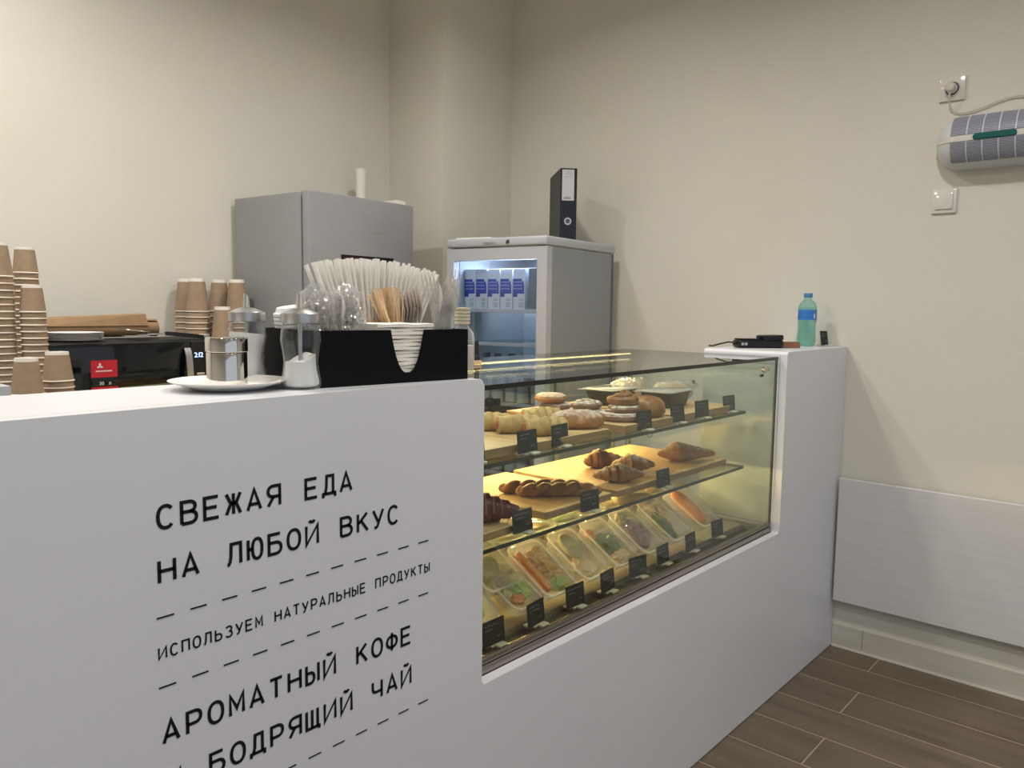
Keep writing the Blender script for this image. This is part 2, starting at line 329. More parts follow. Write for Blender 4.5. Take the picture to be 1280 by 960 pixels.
STROKES = {
 'С': [_arc(.52, .5, .50, .5, 42, 318, 22, .9)], 'О': [_arc(.5, .5, .5, .5, 0, 360, 28, .9)],
 'В': [[(0, 0), (0, 1), (.50, 1)] + _bowl(.50, .54, 1, .42) + [(0, .54)], [(.52, .54)] + _bowl(.52, 0, .54, .48) + [(0, 0)]],
 'Е': [[(.95, 1), (0, 1), (0, 0), (.98, 0)], [(0, .52), (.86, .52)]], 'Н': [[(0, 0), (0, 1)], [(1, 0), (1, 1)], [(0, .52), (1, .52)]],
 'Ж': [[(.5, 0), (.5, 1)], [(-.02, 1), (.30, .52), (-.02, 0)], [(1.02, 1), (.70, .52), (1.02, 0)], [(.30, .52), (.70, .52)]],
 'А': [[(0, 0), (.5, 1), (1, 0)], [(.16, .28), (.84, .28)]], 'Л': [[(-.04, 0), (.06, .02), (.16, .14), (.22, .38), (.26, 1), (.96, 1), (.96, 0)]],
 'Я': [[(.96, 0), (.96, 1), (.46, 1)] + _arc(.46, .73, .44, .27, 90, 270, 12, .9) + [(.96, .46)], [(.46, .46), (.02, 0)]],
 'Д': [[(-.04, -.15), (-.04, .05), (1.04, .05), (1.04, -.15)], [(.12, .05), (.24, .35), (.28, 1), (.86, 1), (.86, .05)]],
 'Ю': [[(-.04, 0), (-.04, 1)], [(-.04, .52), (.30, .52)], _arc(.66, .5, .37, .5, 0, 360, 26, .85)],
 'Б': [[(.92, 1), (.02, 1), (.02, 0), (.55, 0)] + _bowl(.55, 0, .58, .45)[::-1] + [(.02, .58)]],
 'И': [_I], 'Й': [_I, _arc(.5, 1.34, .24, .15, 200, 340, 8)], 'К': [[(.04, 0), (.04, 1)], [(.94, 1), (.06, .44)], [(.34, .62), (1, 0)]],
 'У': [[(0, 1), (.50, .32)], [(1, 1), (.44, .10), (.34, .02), (.12, 0)]], 'П': [[(.02, 0), (.02, 1), (.98, 1), (.98, 0)]],
 'З': [_arc(.48, .76, .42, .24, 155, -90, 16, .95), _arc(.48, .27, .48, .27, 85, -155, 16, .95)], 'Т': [[(0, 1), (1, 1)], [(.5, 1), (.5, 0)]],
 'Р': [[(.04, 0), (.04, 1), (.54, 1)] + _bowl(.54, .42, 1, .44) + [(.04, .42)]], 'Ь': [[(.06, 1), (.06, 0), (.52, 0)] + _bowl(.52, 0, .57, .44)[::-1] + [(.06, .57)]],
 'Ы': [[(-.04, 1), (-.04, 0), (.30, 0)] + _bowl(.30, 0, .57, .34)[::-1] + [(-.04, .57)], [(1.04, 0), (1.04, 1)]], 'М': [[(0, 0), (0, 1), (.5, .30), (1, 1), (1, 0)]],
 'Ф': [[(.5, -.03), (.5, 1.03)], _arc(.5, .5, .53, .33, 0, 360, 26, .9)], 'Ч': [[(.02, 1), (.02, .62)] + _arc(.36, .62, .34, .24, 180, 270, 6) + [(.96, .40)], [(.96, 1), (.96, 0)]],
 'Щ': [[(-.08, 1), (-.08, 0), (1.06, 0), (1.06, -.16)], [(.42, 0), (.42, 1)], [(.92, 0), (.92, 1)]]}
def ribbon(mb, pts, t, x0, z0, sx, sz, y, T=None, mi=0):
    P_ = [Vector((x0 + p[0] * sx, z0 + p[1] * sz)) for p in pts]; P_ = [p for i, p in enumerate(P_) if i == 0 or (p - P_[i - 1]).length > 1e-6]
    closed = (P_[0] - P_[-1]).length < 1e-5; n = len(P_); A = []
    for i, p in enumerate(P_):
        a = P_[i - 1] if i > 0 else (P_[-2] if closed else None); b = P_[i + 1] if i < n - 1 else (P_[1] if closed else None)
        d0 = (p - a).normalized() if a is not None else (b - p).normalized(); d1 = (b - p).normalized() if b is not None else d0
        n0 = Vector((-d0.y, d0.x)); n1 = Vector((-d1.y, d1.x)); m = n0 + n1; m = m.normalized() if m.length > 1e-4 else n0
        k = min(1 / max(m.dot(n0), 0.3), 2.2); A.append((p + m * t / 2 * k, p - m * t / 2 * k))
    vs = [(q.x, y, q.y) for pr2 in A for q in pr2]
    mb.add(vs, [(2 * i, 2 * i + 1, 2 * i + 3, 2 * i + 2) for i in range(n - 1)], mi, False, T)
def lettering(mb, text, x0, z0, cap, pitch, y, T=None, mi=0, fill=0.74, mono=True):
    """writes on the plane y = const, facing -y"""
    k = cap / CAP; x = x0
    for ch in text:
        if ch == ' ': x += pitch; continue
        if not mono:
            vs, fs = glyph(ch); lo = min(v.x for v in vs); hi = max(v.x for v in vs); wd = (hi - lo) * k
        if mono:
            t = cap * 0.145; gw = pitch * 0.79 - t; zc = z0 + t / 2; hc = cap - t
            for st in STROKES[ch]: ribbon(mb, st, t, x + (pitch - gw) / 2, zc, gw, hc, y, T, mi)
            x += pitch
        else:
            mb.add([(x + (v.x - lo) * k, y, z0 + v.y * k) for v in vs], fs, mi, False, T); x += wd + pitch * 0.14
    return x

# ================================================================== THE ROOM
XW, YB = 3.169, 3.209
struct('wall_right', MB().box(XW, XW + 0.15, -3.6, YB + 0.15, 0, CEIL + 0.1), M_wall)
struct('wall_back', MB().box(-2.7, XW, YB, YB + 0.15, 0, CEIL + 0.1), M_wall)
struct('wall_left', MB().box(-2.85, -2.7, -3.6, YB + 0.15, 0, CEIL + 0.1), M_wall)
struct('column', MB().box(2.675, XW + 0.02, 2.809, YB + 0.02, 0, CEIL + 0.05), M_wall)
ceil = struct('ceiling', MB().box(-2.85, XW + 0.15, -3.6, YB + 0.15, CEIL, CEIL + 0.1), M_ceil)
floor = struct('floor', MB().box(-2.85, XW + 0.15, -3.6, YB + 0.15, -0.06, -0.0004), M_grout)
proto = {}
xs = [3.1685, 3.02]
while xs[-1] > -2.5: xs.append(xs[-1] - 0.193)
for i in range(len(xs) - 1):
    x1, x0 = xs[i] - 0.0017, xs[i + 1] + 0.0017
    off = (0.852, 0.22, 0.823, 0.10, 0.805, 0.2, 0.83, 0.15)[i % 8]
    ys = [off + 1.2 * k for k in range(-4, 4)]
    for k in range(len(ys) - 1):
        a, b = max(ys[k], -3.58) + 0.0017, min(ys[k + 1], 3.2) - 0.0017
        if b - a < 0.05 or (x1 < 0.3 and a > 1.1): continue
        key = (round(x1 - x0, 4), round(b - a, 4))
        if key not in proto: proto[key] = MB().box(-(x1 - x0) / 2, (x1 - x0) / 2, -(b - a) / 2, (b - a) / 2, -0.006, 0.0, bev=0.0004, seg=1).build('tile', M_tile, floor)
        o = proto[key] if not proto[key].get('_u') else proto[key].copy()
        if o is not proto[key]: COL.objects.link(o); del o['_u']
        o.location = ((x0 + x1) / 2, (a + b) / 2, 0)
        proto[key]['_u'] = 1
for o in proto.values(): del o['_u']
# plinth tiles along the right wall
bb = struct('baseboard_right', MB().box(3.160, XW + 0.001, -3.55, 1.036, 0.0, 0.009), M_caulk)
y = 0.919
MB().box(3.1615, XW + 0.001, y + 0.001, 1.036, 0.009, 0.094).build('tile', M_plinth, bb)
while y > -3.4:
    MB().box(3.1615, XW + 0.001, max(y - 0.6, -3.5) + 0.001, y - 0.001, 0.009, 0.094).build('tile', M_plinth, bb); y -= 0.6
# ceiling lamps (real downlights)
for i, (x, y, p) in enumerate(LIGHT_SPOTS):
    lt = thing('ceiling_lamp', 'round recessed ceiling downlight, out of view above the shop', 'lamp', (x, y, CEIL), group='ceiling downlights')
    MB().lathe([(0.085, -0.012), (0.10, -0.010), (0.10, 0.0), (0.085, 0.0)], 28, cap0=False, cap1=False).build('lamp_ring', M_fwhite, lt)
    MB().lathe([(0.0, -0.0035), (0.084, -0.0035), (0.084, 0.0)], 28, cap1=False).build('lamp_glass', M_lampw, lt)
    l = bpy.data.lights.new('lamp_light', 'AREA'); l.shape = 'DISK'; l.size = 0.16; l.energy = p; l.color = (1.0, 0.95, 0.885); l.spread = math.radians(150)
    lo = bpy.data.objects.new('lamp_light', l); COL.objects.link(lo); lo.parent = lt; lo.location = (0, 0, -0.016)

# ================================================================== SERVICE COUNTER
YF, ZT, OX0, OX1, OZ = 1.038, 1.210, 1.101, 2.579, 0.589
counter = thing('service_counter', 'long white service counter with black lettering and a cut-out for the pastry case', 'counter', (0, 0, 0))
def edgebev(bm, ytest, off, seg=4):
    es = [e for e in bm.edges if all(abs(v.co.y - ytest) < 1e-6 for v in e.verts)]
    bmesh.ops.bevel(bm, geom=es, offset=off, segments=seg, affect='EDGES', profile=0.5)
def slab(poly, y0, y1, bev):
    n = len(poly); bm = bmesh.new()
    a = [bm.verts.new((x, y0, z)) for x, z in poly]; b = [bm.verts.new((x, y1, z)) for x, z in poly]
    bm.faces.new(a); bm.faces.new(b[::-1])
    for i in range(n): bm.faces.new((a[i], b[i], b[(i + 1) % n], a[(i + 1) % n]))
    edgebev(bm, y0, bev); return bm
poly = rpoly([(-1.3, 0.001), (-1.3, ZT), (OX0, ZT), (OX0, OZ), (OX1, OZ), (OX1, ZT), (3.166, ZT), (3.166, 0.001)], [0, 0.01, 0.012, 0.005, 0.005, 0.012, 0.006, 0], 5)
b = MB(); b.bm(slab(poly, YF, YF + 0.026, 0.0042), 0, True)
pl = rpoly([(-1.3, 0.001), (-1.3, ZT), (OX0, ZT), (OX0, 0.001)], [0, 0.01, 0.012, 0], 5)
b.prism(pl, YF + 0.025, 1.315, smooth=False)
pr_ = rpoly([(OX1, 0.001), (OX1, ZT), (3.166, ZT), (3.166, 0.001)], [0, 0.012, 0.006, 0], 5)
b.prism(pr_, YF + 0.025, 1.345, smooth=False)
b.build('counter_body', M_white, counter)
yt = YF - 0.0006
P = 0.03325
for txt, x0, z0, cap, pt in (('СВЕЖАЯ ЕДА', 0.4555, 1.0425, 0.0355, P), ('НА ЛЮБОЙ ВКУС', 0.4555, 0.9675, 0.0355, P), ('ИСПОЛЬЗУЕМ НАТУРАЛЬНЫЕ ПРОДУКТЫ', 0.4545, 0.862, 0.0185, 0.01628),
                             ('АРОМАТНЫЙ КОФЕ', 0.4545, 0.7385, 0.0358, 0.03305), ('И БОДРЯЩИЙ ЧАЙ', 0.4545, 0.662, 0.0358, 0.03305)):
    xw = x0
    for word in txt.split(' '):
        m = MB(); lettering(m, word, xw, z0, cap, pt, yt); m.build('lettering', M_ink, counter); xw += pt * (len(word) + 1)
for z in (0.9215, 0.8225, 0.616):
    for k in range(11): MB().box(0.456 + k * 0.0474, 0.480 + k * 0.0474, yt - 0.0002, yt + 0.0003, z - 0.0011, z + 0.0011).build('dash', M_ink, counter)

# ================================================================== WALL PANEL
pn = thing('wall_panel', 'white textured board fixed low on the right wall beside the counter', 'panel', (3.132, 0, 0))
MB().box(-0.009, 0.009, -0.75, 1.028, 0.203, 0.697, bev=0.002, seg=1).build('board', M_panel, pn)
for z in (0.30, 0.60):
    for yy in (0.8, 0.1, -0.6): MB().box(0.009, 0.0365, yy - 0.02, yy + 0.02, z - 0.02, z + 0.02).build('bracket', M_satin, pn)
m = MB()
for k in range(9):
    zz = 0.245 + k * 0.048 + random.uniform(-.006, .006); ln = random.uniform(0.15, 0.55); ys = random.uniform(-0.2, 0.45)
    m.box(-0.0094, -0.0088, ys, min(ys + ln, 0.9), zz, zz + 0.0015)
m.build('grain_line', mat('grain_line', (0.60, 0.595, 0.595), 0.5), pn, kind='stuff')

# ================================================================== DISPLAY CASE
case = thing('pastry_display_case', 'glass pastry display case with warm light set into the white counter', 'display case', (0, 0, 0))
CX0, CX1, CY0, CY1, CT = 1.106, 2.574, 1.066, 1.66, 1.193
# base
m = MB(); m.box(CX0, CX1, CY0, CY1, 0.10, 0.590, 0); m.build('cabinet_base', M_rail, case)
m = MB(); m.box(CX0, CX1, CY0 - 0.001, CY0 + 0.012, 0.5905, 0.608, bev=0.002, seg=2); m.build('lower_rail', M_rail, case)
m = MB(); m.box(CX0, CX1, CY0 + 0.0005, CY0 + 0.012, 0.611, 0.624, bev=0.0015, seg=2); m.build('upper_rail', M_rail, case)
m = MB()
m.box(CX0 + 0.01, CX1 - 0.01, CY0 + 0.013, CY1 - 0.01, 0.5905, 0.600)
m.box(CX0 + 0.01, CX1 - 0.01, CY0 + 0.013, CY0 + 0.026, 0.600, 0.612)
m.box(CX0 + 0.05, CX1 - 0.06, CY0 + 0.075, CY1 - 0.03, 0.600, 0.616, bev=0.003)
m.box(CX1 - 0.03, CX1 - 0.012, CY0 + 0.03, CY1 - 0.02, 0.600, 0.612, bev=0.002)
m.box(CX1 - 0.052, CX1 - 0.040, CY0 + 0.05, CY1 - 0.02, 0.600, 0.608, bev=0.002)
m.box(CX0 + 0.03, CX1 - 0.04, CY0 + 0.034, CY0 + 0.040, 0.600, 0.606, bev=0.0015)
m.build('base_tray', M_steel, case)
m = MB(); x = CX0 + 0.04
while x < CX1 - 0.07: m.box(x, x + 0.0032, CY0 + 0.044, CY0 + 0.070, 0.600, 0.6006); x += 0.0075
m.build('air_slot', M_blackm, case, kind='stuff')
# glass
def pane(name, x0, x1, y0, y1, z0, z1, mats, parent=case, edges='xyz'):
    """sheet: the two large faces clear, the four narrow ones edge coloured"""
    dx, dy, dz = x1 - x0, y1 - y0, z1 - z0; th = min(dx, dy, dz)
    vs = [(x, y, z) for z in (z0, z1) for y in (y0, y1) for x in (x0, x1)]
    F = [((0, 2, 3, 1), dz), ((4, 5, 7, 6), dz), ((0, 1, 5, 4), dy), ((2, 6, 7, 3), dy), ((0, 4, 6, 2), dx), ((1, 3, 7, 5), dx)]
    m = MB(); m.add(vs, [f for f, _ in F], 0)
    for i, (_, d) in enumerate(F): m.m[i] = 0 if abs(d - th) < 1e-6 else 1
    return m.build(name, mats, parent)
fg = pane('front_glass', CX0 + 0.002, CX1 - 0.006, CY0, CY0 + 0.006, 0.618, 1.1824, [M_glass, M_edge])
tg = pane('top_glass', CX0, CX1 - 0.004, CY0 - 0.001, CY1, 1.1828, CT, [M_glass, M_dedge])
pane('side_glass', CX1 - 0.012, CX1 - 0.006, CY0 + 0.0065, CY1 - 0.005, 0.618, 1.1824, [M_glass, M_edge])
pane('side_glass', CX0 + 0.004, CX0 + 0.010, CY0 + 0.0065, CY1 - 0.005, 0.618, 1.1824, [M_glass, M_edge])
# rear frame with sliding doors
m = MB(); m.box(CX0 + 0.012, CX1 - 0.013, CY1 - 0.035, CY1 - 0.007, 0.600, 0.625); m.box(CX0 + 0.012, CX1 - 0.013, CY1 - 0.03, CY1 - 0.008, 1.172, 1.182)
m.build('rear_frame', M_steel, case)
for x in (CX0 + 0.02, 2.10, 2.445, CX1 - 0.022): MB().box(x - 0.005, x + 0.005, CY1 - 0.028, CY1 - 0.01, 0.625, 1.174).build('rear_post', M_dgrey, case)
for x0, x1, yy in ((CX0 + 0.026, 2.094, CY1 - 0.02), (2.106, 2.44, CY1 - 0.016)): pane('rear_door', x0, x1, yy, yy + 0.004, 0.63, 1.170, [M_glass, M_edge])
# shelves with their rear lights
def ledstrip(z, x0=CX0 + 0.03, x1=2.50, power=7.0, yy=CY1 - 0.052, tilt=-14):
    MB().box(x0, x1, yy - 0.003, yy + 0.003, z - 0.005, z, bev=0.0008, seg=1).build('light_strip', M_led, case)
    l = bpy.data.lights.new('strip_light', 'AREA'); l.shape = 'RECTANGLE'; l.size = x1 - x0; l.size_y = 0.012; l.energy = power; l.color = (1.0, 0.72, 0.28)
    o = bpy.data.objects.new('strip_light', l); COL.objects.link(o); o.parent = case; o.location = ((x0 + x1) / 2, yy - 0.004, z - 0.0075); o.rotation_euler = (math.radians(tilt), 0, 0)
for zt, nm in ((1.006, 'upper'), (0.816, 'lower')):
    s_ = pane('shelf', CX0 + 0.02, 2.520, 1.150, 1.640, zt - 0.0095, zt, [M_shelfg, M_edge])
    for x in (CX0 + 0.02, 2.44): MB().box(x, x + 0.008, 1.20, 1.63, zt - 0.0155, zt - 0.0097).build('shelf_bracket', M_satin, s_)
ledstrip(1.1822, power=1.8)
ledstrip(0.990, power=6.5)
ledstrip(0.800, power=13.0, tilt=-38)
# clamps, maker's sticker
for x, mm in ((1.162, M_black), (2.503, M_chrome)):
    c = MB(); T = TR(x, CY0 + 0.006, 1.153, PI / 2)
    c.lathe([(0.010, -0.018), (0.012, -0.014), (0.012, -0.004), (0.006, -0.002), (0.004, 0.0)], 20, T=Matrix.Translation((x, CY0 + 0.0062, 1.153)) @ TR(0, 0, 0, PI / 2))
    c.box(x + 0.014, x + 0.026, CY0 + 0.007, CY0 + 0.016, 1.146, 1.162, bev=0.002)
    c.build('glass_clamp', mm, case)
st = MB().box(2.428, 2.458, CY0 - 0.0006, CY0 - 0.0002, 1.132, 1.142).build('maker_sticker', M_grey, case)
m = MB(); m.box(2.431, 2.436, CY0 - 0.0012, CY0 - 0.0006, 1.134, 1.140); m.box(2.439, 2.456, CY0 - 0.0012, CY0 - 0.0006, 1.1345, 1.1395); m.build('print', M_blackm, st)
# thermometer probe hanging under the upper shelf
th = thing('case_thermometer', 'small black thermometer with looped wire hanging under the upper glass shelf', 'thermometer', (2.15, 1.30, 0.9985))
MB().box(-0.03, 0.03, -0.02, 0.02, -0.028, 0.0, bev=0.003).build('housing', M_black, th)
MB().tube([(-0.03 + 0.06 * t / 14, 0.0, -0.028 - 0.03 * math.sin(PI * t / 14)) for t in range(15)], 0.0012, 6).build('wire', M_black, th)

# ------------------------------------------------------------------ boards
def board(x0, x1, y0, y1, z, h, label, rz=0.0):
    m = MB(); m.box(-(x1 - x0) / 2, (x1 - x0) / 2, -(y1 - y0) / 2, (y1 - y0) / 2, 0, h, bev=0.0015, seg=1)
    for i, f in enumerate(m.f):
        zs = [m.v[k][2] for k in f]; m.m[i] = 0 if min(zs) > h * 0.8 else 1; m.sm[i] = False
    o = m.build('serving_board', [M_board, M_boarde], None, loc=((x0 + x1) / 2, (y0 + y1) / 2, z), rz=rz)
    return tag(o, label, 'board')
S1, S2, BH = 1.0062, 0.8162, 0.0235
Z1, Z2 = S1 + BH + 0.0003, S2 + 0.0205
board(1.135, 1.412, 1.185, 1.56, S1, BH, 'leftmost wooden board on the upper shelf, bare at its front left')
board(1.420, 1.725, 1.168, 1.56, S1, BH, 'wooden board on the upper shelf under the pale sausage rolls', -0.01)
board(1.797, 2.055, 1.165, 1.60, S1, BH, 'wooden board on the upper shelf under the sugared swirl buns')
board(2.085, 2.462, 1.172, 1.60, S1, BH, 'rightmost wooden board on the upper shelf, under the black trays and bagged bread')
board(1.135, 1.410, 1.190, 1.60, S2, 0.020, 'leftmost wooden board on the lower shelf under the red striped croissant')
board(1.505, 1.800, 1.205, 1.60, S2, 0.020, 'wooden board on the lower shelf under the two long twists')
board(1.832, 2.198, 1.207, 1.60, S2, 0.020, 'wooden board on the lower shelf under the three sugared croissants')
board(2.206, 2.500, 1.205, 1.60, S2, 0.020, 'rightmost wooden board on the lower shelf under the lone pointed pastry')

# ------------------------------------------------------------------ pastry shapes
def flatten(p, zmin=0.0): return (p[0], p[1], max(p[2], zmin))
def bodyloft(L, W, H, rf, bend=0.0, n=40, k=20, mod=None, base=0.35):
    """long bread: rf(t) radius factor 0..1, mod(t,a) relief"""
    rings = []
    for i in range(n + 1):
        t = i / n; x = (t - 0.5) * L; cy = -bend * (2 * t - 1) ** 2; r = max(rf(t), 0.03); ring = []
        for j in range(k):
            a = 2 * PI * j / k; q = 1 + (mod(t, a) if mod else 0)
            ring.append(flatten((x, cy + W / 2 * r * q * math.cos(a), H * base + H * (1 - base) * r * q * math.sin(a) if math.sin(a) > 0 else H * base * (1 + r * 1.25 * math.sin(a)))))
        rings.append(ring)
    return rings
def jit(o, amt=0.0012, seed=1):
    rd = random.Random(seed)
    for v in o.data.vertices:
        if v.co.z > 0.003: v.co += Vector((rd.uniform(-amt, amt), rd.uniform(-amt, amt), rd.uniform(-amt, amt)))
def ovalf(p): return lambda t: max(0.0, 1 - abs(2 * t - 1) ** p) ** (1 / 2.2)
# sausage rolls (pale dough wrapped round a sausage), lying along y with the sausage end facing the viewer's left
def sausage_roll(x, y, rz, label):
    t = thing('sausage_roll', label, 'pastry', (x, y, Z1), rz, 'pale sausage rolls on the upper shelf')
    m = MB(); m.loft(bodyloft(0.112, 0.058, 0.046, lambda t: 0.80 + 0.2 * math.sin(PI * t) if 0 < t < 1 else 0.55, n=48, k=20, mod=lambda t, a: 0.13 * abs(math.sin(PI * (t * 4.5 + a / (2 * PI)))) - 0.06))
    o = m.build('dough', M_dough, t); jit(o, 0.0008)
    m = MB(); m.lathe([(0.0, 0), (0.009, 0.001), (0.0125, 0.006), (0.0125, 0.03)], 16, T=TR(-0.062, 0, 0.021, 0, PI / 2)); m.build('sausage', M_sausage, t)
    return t
sausage_roll(1.475, 1.375, math.radians(-30), 'pale sausage roll half hidden at the left edge of the upper shelf')
sausage_roll(1.500, 1.295, math.radians(-30), 'middle one of the three front sausage rolls')
sausage_roll(1.520, 1.222, math.radians(-28), 'sausage roll nearest the glass, just behind a price tag')
sausage_roll(1.655, 1.345, math.radians(-25), 'sausage roll farthest right, peeking out behind the sugared loaf pastry')
# sugared oval pastry
t = thing('sugared_turnover', 'oval golden pastry dusted with white sugar beside the sausage rolls', 'pastry', (1.668, 1.235, Z1), math.radians(-42))
m = MB(); m.loft(bodyloft(0.150, 0.075, 0.050, ovalf(2.6), n=40, k=22, mod=lambda t, a: 0.04 * math.sin(5 * a + 9 * t)))
o = m.build('crust', M_bun, t); jit(o)
def snail(name, R, H, turns, m_, label, x, y, z, rz=0.0, tube_r=None, group=None):
    t = thing(name, label, 'pastry', (x, y, z), rz, group)
    pts, rr = [], []; n = int(turns * 26); tr = tube_r or R / (turns * 2 + 0.6)
    for i in range(n + 1):
        q = i / n; a = 2 * PI * turns * q; r = (R - tr) * (1 - q) + 0.001
        pts.append((r * math.cos(a), r * math.sin(a), tr * 0.95 + (H - 2 * tr) * q ** 1.3)); rr.append(tr * (1.12 - 0.2 * q) * (1 if 0.03 < q else 0.55 + q * 15))
    m = MB(); m.tube(pts, rr, 10)
    m.lathe([(R * 0.72, 0.0), (R * 0.80, tr * 0.6), (R * 0.5, tr + (H - 2 * tr) * 0.45), (R * 0.15, H - tr * 1.2), (0, H - tr)], 24)
    m.v = [flatten(v) for v in m.v]
    o = m.build('spiral_crust', m_, t); jit(o, 0.001); return t
bd = tag(MB().box(-0.10, 0.10, -0.075, 0.075, 0, 0.006, bev=0.001, seg=1).build('thin_serving_board', M_board, loc=(1.87, 1.49, Z1), rz=0.02), 'thin small wooden board under the two stacked round buns', 'board')
def bun(x, y, z, R, H, label, m_, hole=False, sx=1.0, rz=0):
    t = thing('round_bun', label, 'pastry', (x, y, z), rz)
    pr = [(R * 0.78, 0), (R * 0.97, H * 0.2), (R, H * 0.42), (R * 0.93, H * 0.7), (R * 0.7, H * 0.92), (R * 0.38, H)] + ([(R * 0.18, H * 0.93), (R * 0.06, H * 0.86), (0, H * 0.85)] if hole else [(R * 0.1, H * 1.01), (0, H * 1.01)])
    o = MB().lathe(pr, 36, sx=sx, flute=5, fa=0.018).build('crust', m_, t); jit(o); return t
bun(1.885, 1.475, Z1 + 0.0064, 0.050, 0.026, 'lower of the two stacked round sugared buns', M_swirl, sx=1.05)
bun(1.868, 1.482, Z1 + 0.033, 0.050, 0.026, 'upper of the two stacked round buns, with a dimpled top', M_bun, hole=True, rz=0.6)
snail('swirl_bun', 0.062, 0.030, 2.5, M_swirl, 'lower of two sugar-dusted swirl buns beside the stacked round buns', 1.868, 1.345, Z1, 0.5)
snail('swirl_bun', 0.052, 0.030, 2.5, M_swirl, 'upper sugar-dusted swirl bun beside the stacked round buns', 1.872, 1.350, Z1 + 0.026, 2.4)
snail('swirl_bun', 0.070, 0.026, 2.6, M_swirl, 'lowest wide sugared swirl bun under the golden swirl', 1.885, 1.235, Z1, 1.2)
snail('swirl_bun', 0.056, 0.024, 2.5, M_swirl, 'middle sugared swirl bun directly under the golden swirl', 1.893, 1.238, Z1 + 0.023, 3.0)
snail('swirl_bun', 0.055, 0.046, 2.4, M_swirl2, 'golden glazed swirl bun topping the pile by the black tray', 1.905, 1.240, Z1 + 0.044, 0.4)
bun(2.005, 1.232, Z1, 0.060, 0.060, 'tall golden round bun in front of the black trays', M_swirl2, sx=1.0)
# black trays with clear lids
def black_tray(x, y, z, rz, label):
    t = thing('food_tray', label, 'food tray', (x, y, z), rz, 'black lidded food trays')
    m = MB(); m.loft([rrect(0.150, 0.090, 0.02, 0), rrect(0.172, 0.110, 0.022, 0.046), rrect(0.184, 0.122, 0.024, 0.048), rrect(0.184, 0.122, 0.024, 0.0495), rrect(0.166, 0.104, 0.02, 0.049), rrect(0.144, 0.084, 0.018, 0.004)])
    m.build('tray', M_tray, t)
    m = MB(); m.loft([rrect(0.190, 0.128, 0.024, 0.0498), rrect(0.192, 0.130, 0.024, 0.053), rrect(0.172, 0.110, 0.02, 0.0535), rrect(0.166, 0.104, 0.02, 0.056)]); 
    lid = m.build('lid', M_rim, t)
    MB().loft([rrect(0.022, 0.02, 0.006, 0.0505, cx=-0.098, cy=0.055), rrect(0.022, 0.02, 0.006, 0.052, cx=-0.098, cy=0.055)]).build('lid_tab', M_rim, lid)
    return t
black_tray(2.195, 1.482, Z1, 0.03, 'rear black food tray with a flat clear lid behind the swirl buns')
black_tray(2.272, 1.318, Z1 + 0.001, 0.06, 'nearer black food tray with clear lid behind the price tags')
# bread in bags
def bagged(x, y, z, L, W, H, rz, label, knot):
    t = thing('bagged_bread', label, 'bread', (x, y, z), rz, 'bread in clear bags on the upper shelf')
    o = MB().loft(bodyloft(L, W, H, ovalf(3.5), n=26, k=18)).build('loaf', M_bread, t); jit(o)
    rd = random.Random(int(x * 100)); m = MB()
    rings = bodyloft(L * 1.18, W * 1.12, H * 1.14, ovalf(4), n=22, k=22)
    rings = [[(p[0], p[1] * rd.uniform(0.95, 1.05), p[2] * rd.uniform(0.93, 1.06) if p[2] > 0.001 else -0.0002) for p in r] for r in rings]
    m.loft(rings); m.tube([(L * 0.56, 0, H * 0.5), (L * 0.64, 0, H * 0.7), (L * 0.70, 0.0, H * 1.0)], [0.006, 0.010, 0.018], 9)
    m.build('bag', M_bag, t)
    if knot: MB().box(L * 0.66, L * 0.70, -0.006, 0.006, H * 0.9, H * 1.12).build('bag_tie', M_blackm, t)
bagged(2.385, 1.540, Z1 + 0.0, 0.17, 0.090, 0.060, 0.12, 'larger pale bread in a clear bag behind the black trays', False)
bagged(2.455, 1.400, Z1, 0.13, 0.085, 0.058, -0.5, 'smaller bread roll in a knotted clear bag at the right end of the upper shelf', True)

# ------------------------------------------------------------------ lower shelf pastries
def croissant(x, y, rz, L, W, H, bend, m_, label, ridges=7, stripes=None, peak=0.5, power=1.0, amp=0.22):
    t = thing('croissant', label, 'pastry', (x, y, Z2), rz)
    def rf(q):
        e = (q / peak if q < peak else (1 - q) / (1 - peak)); e = max(e, 0.0)
        st = 1 + amp * (((q * ridges) % 1.0) - 0.5)
        return (0.20 + 0.80 * min(1, e) ** (0.72 * power)) * st * (1 if 0.02 < q < 0.98 else 0.6)
    rg = bodyloft(L, W, H, rf, bend, n=84, k=20)
    m = MB(); m.loft(rg)
    o = m.build('crust', m_, t); jit(o, 0.0007)
    if stripes:
        for q in stripes:
            i = int(q * 84); m = MB(); ra = [(p[0], p[1] * 1.0, p[2]) for p in rg[i]]
            c0 = Vector((rg[i][0][0], sum(p[1] for p in rg[i]) / 20, H * 0.35))
            A = [Vector(p) for p in rg[i]]; B = [Vector(p) for p in rg[i + 2]]
            vs = [c0 + (p - c0) * 1.02 for p in A[:11]] + [c0 + (p - c0) * 1.02 for p in B[:11]]
            m.add(vs, [(k, k + 1, k + 12, k + 11) for k in range(10)], 0, True); m.build('glaze_stripe', M_stripe, t)
    return t
croissant(1.345, 1.262, math.radians(-40), 0.165, 0.080, 0.070, 0.020, M_redc, 'dark red croissant with pale stripes at the left of the lower shelf', stripes=(0.24, 0.36, 0.48, 0.60, 0.72), peak=0.45)
croissant(1.215, 1.400, math.radians(-30), 0.145, 0.062, 0.055, 0.020, M_redc, 'second dark red croissant mostly hidden behind the counter edge', stripes=(0.24, 0.48, 0.72), peak=0.45)
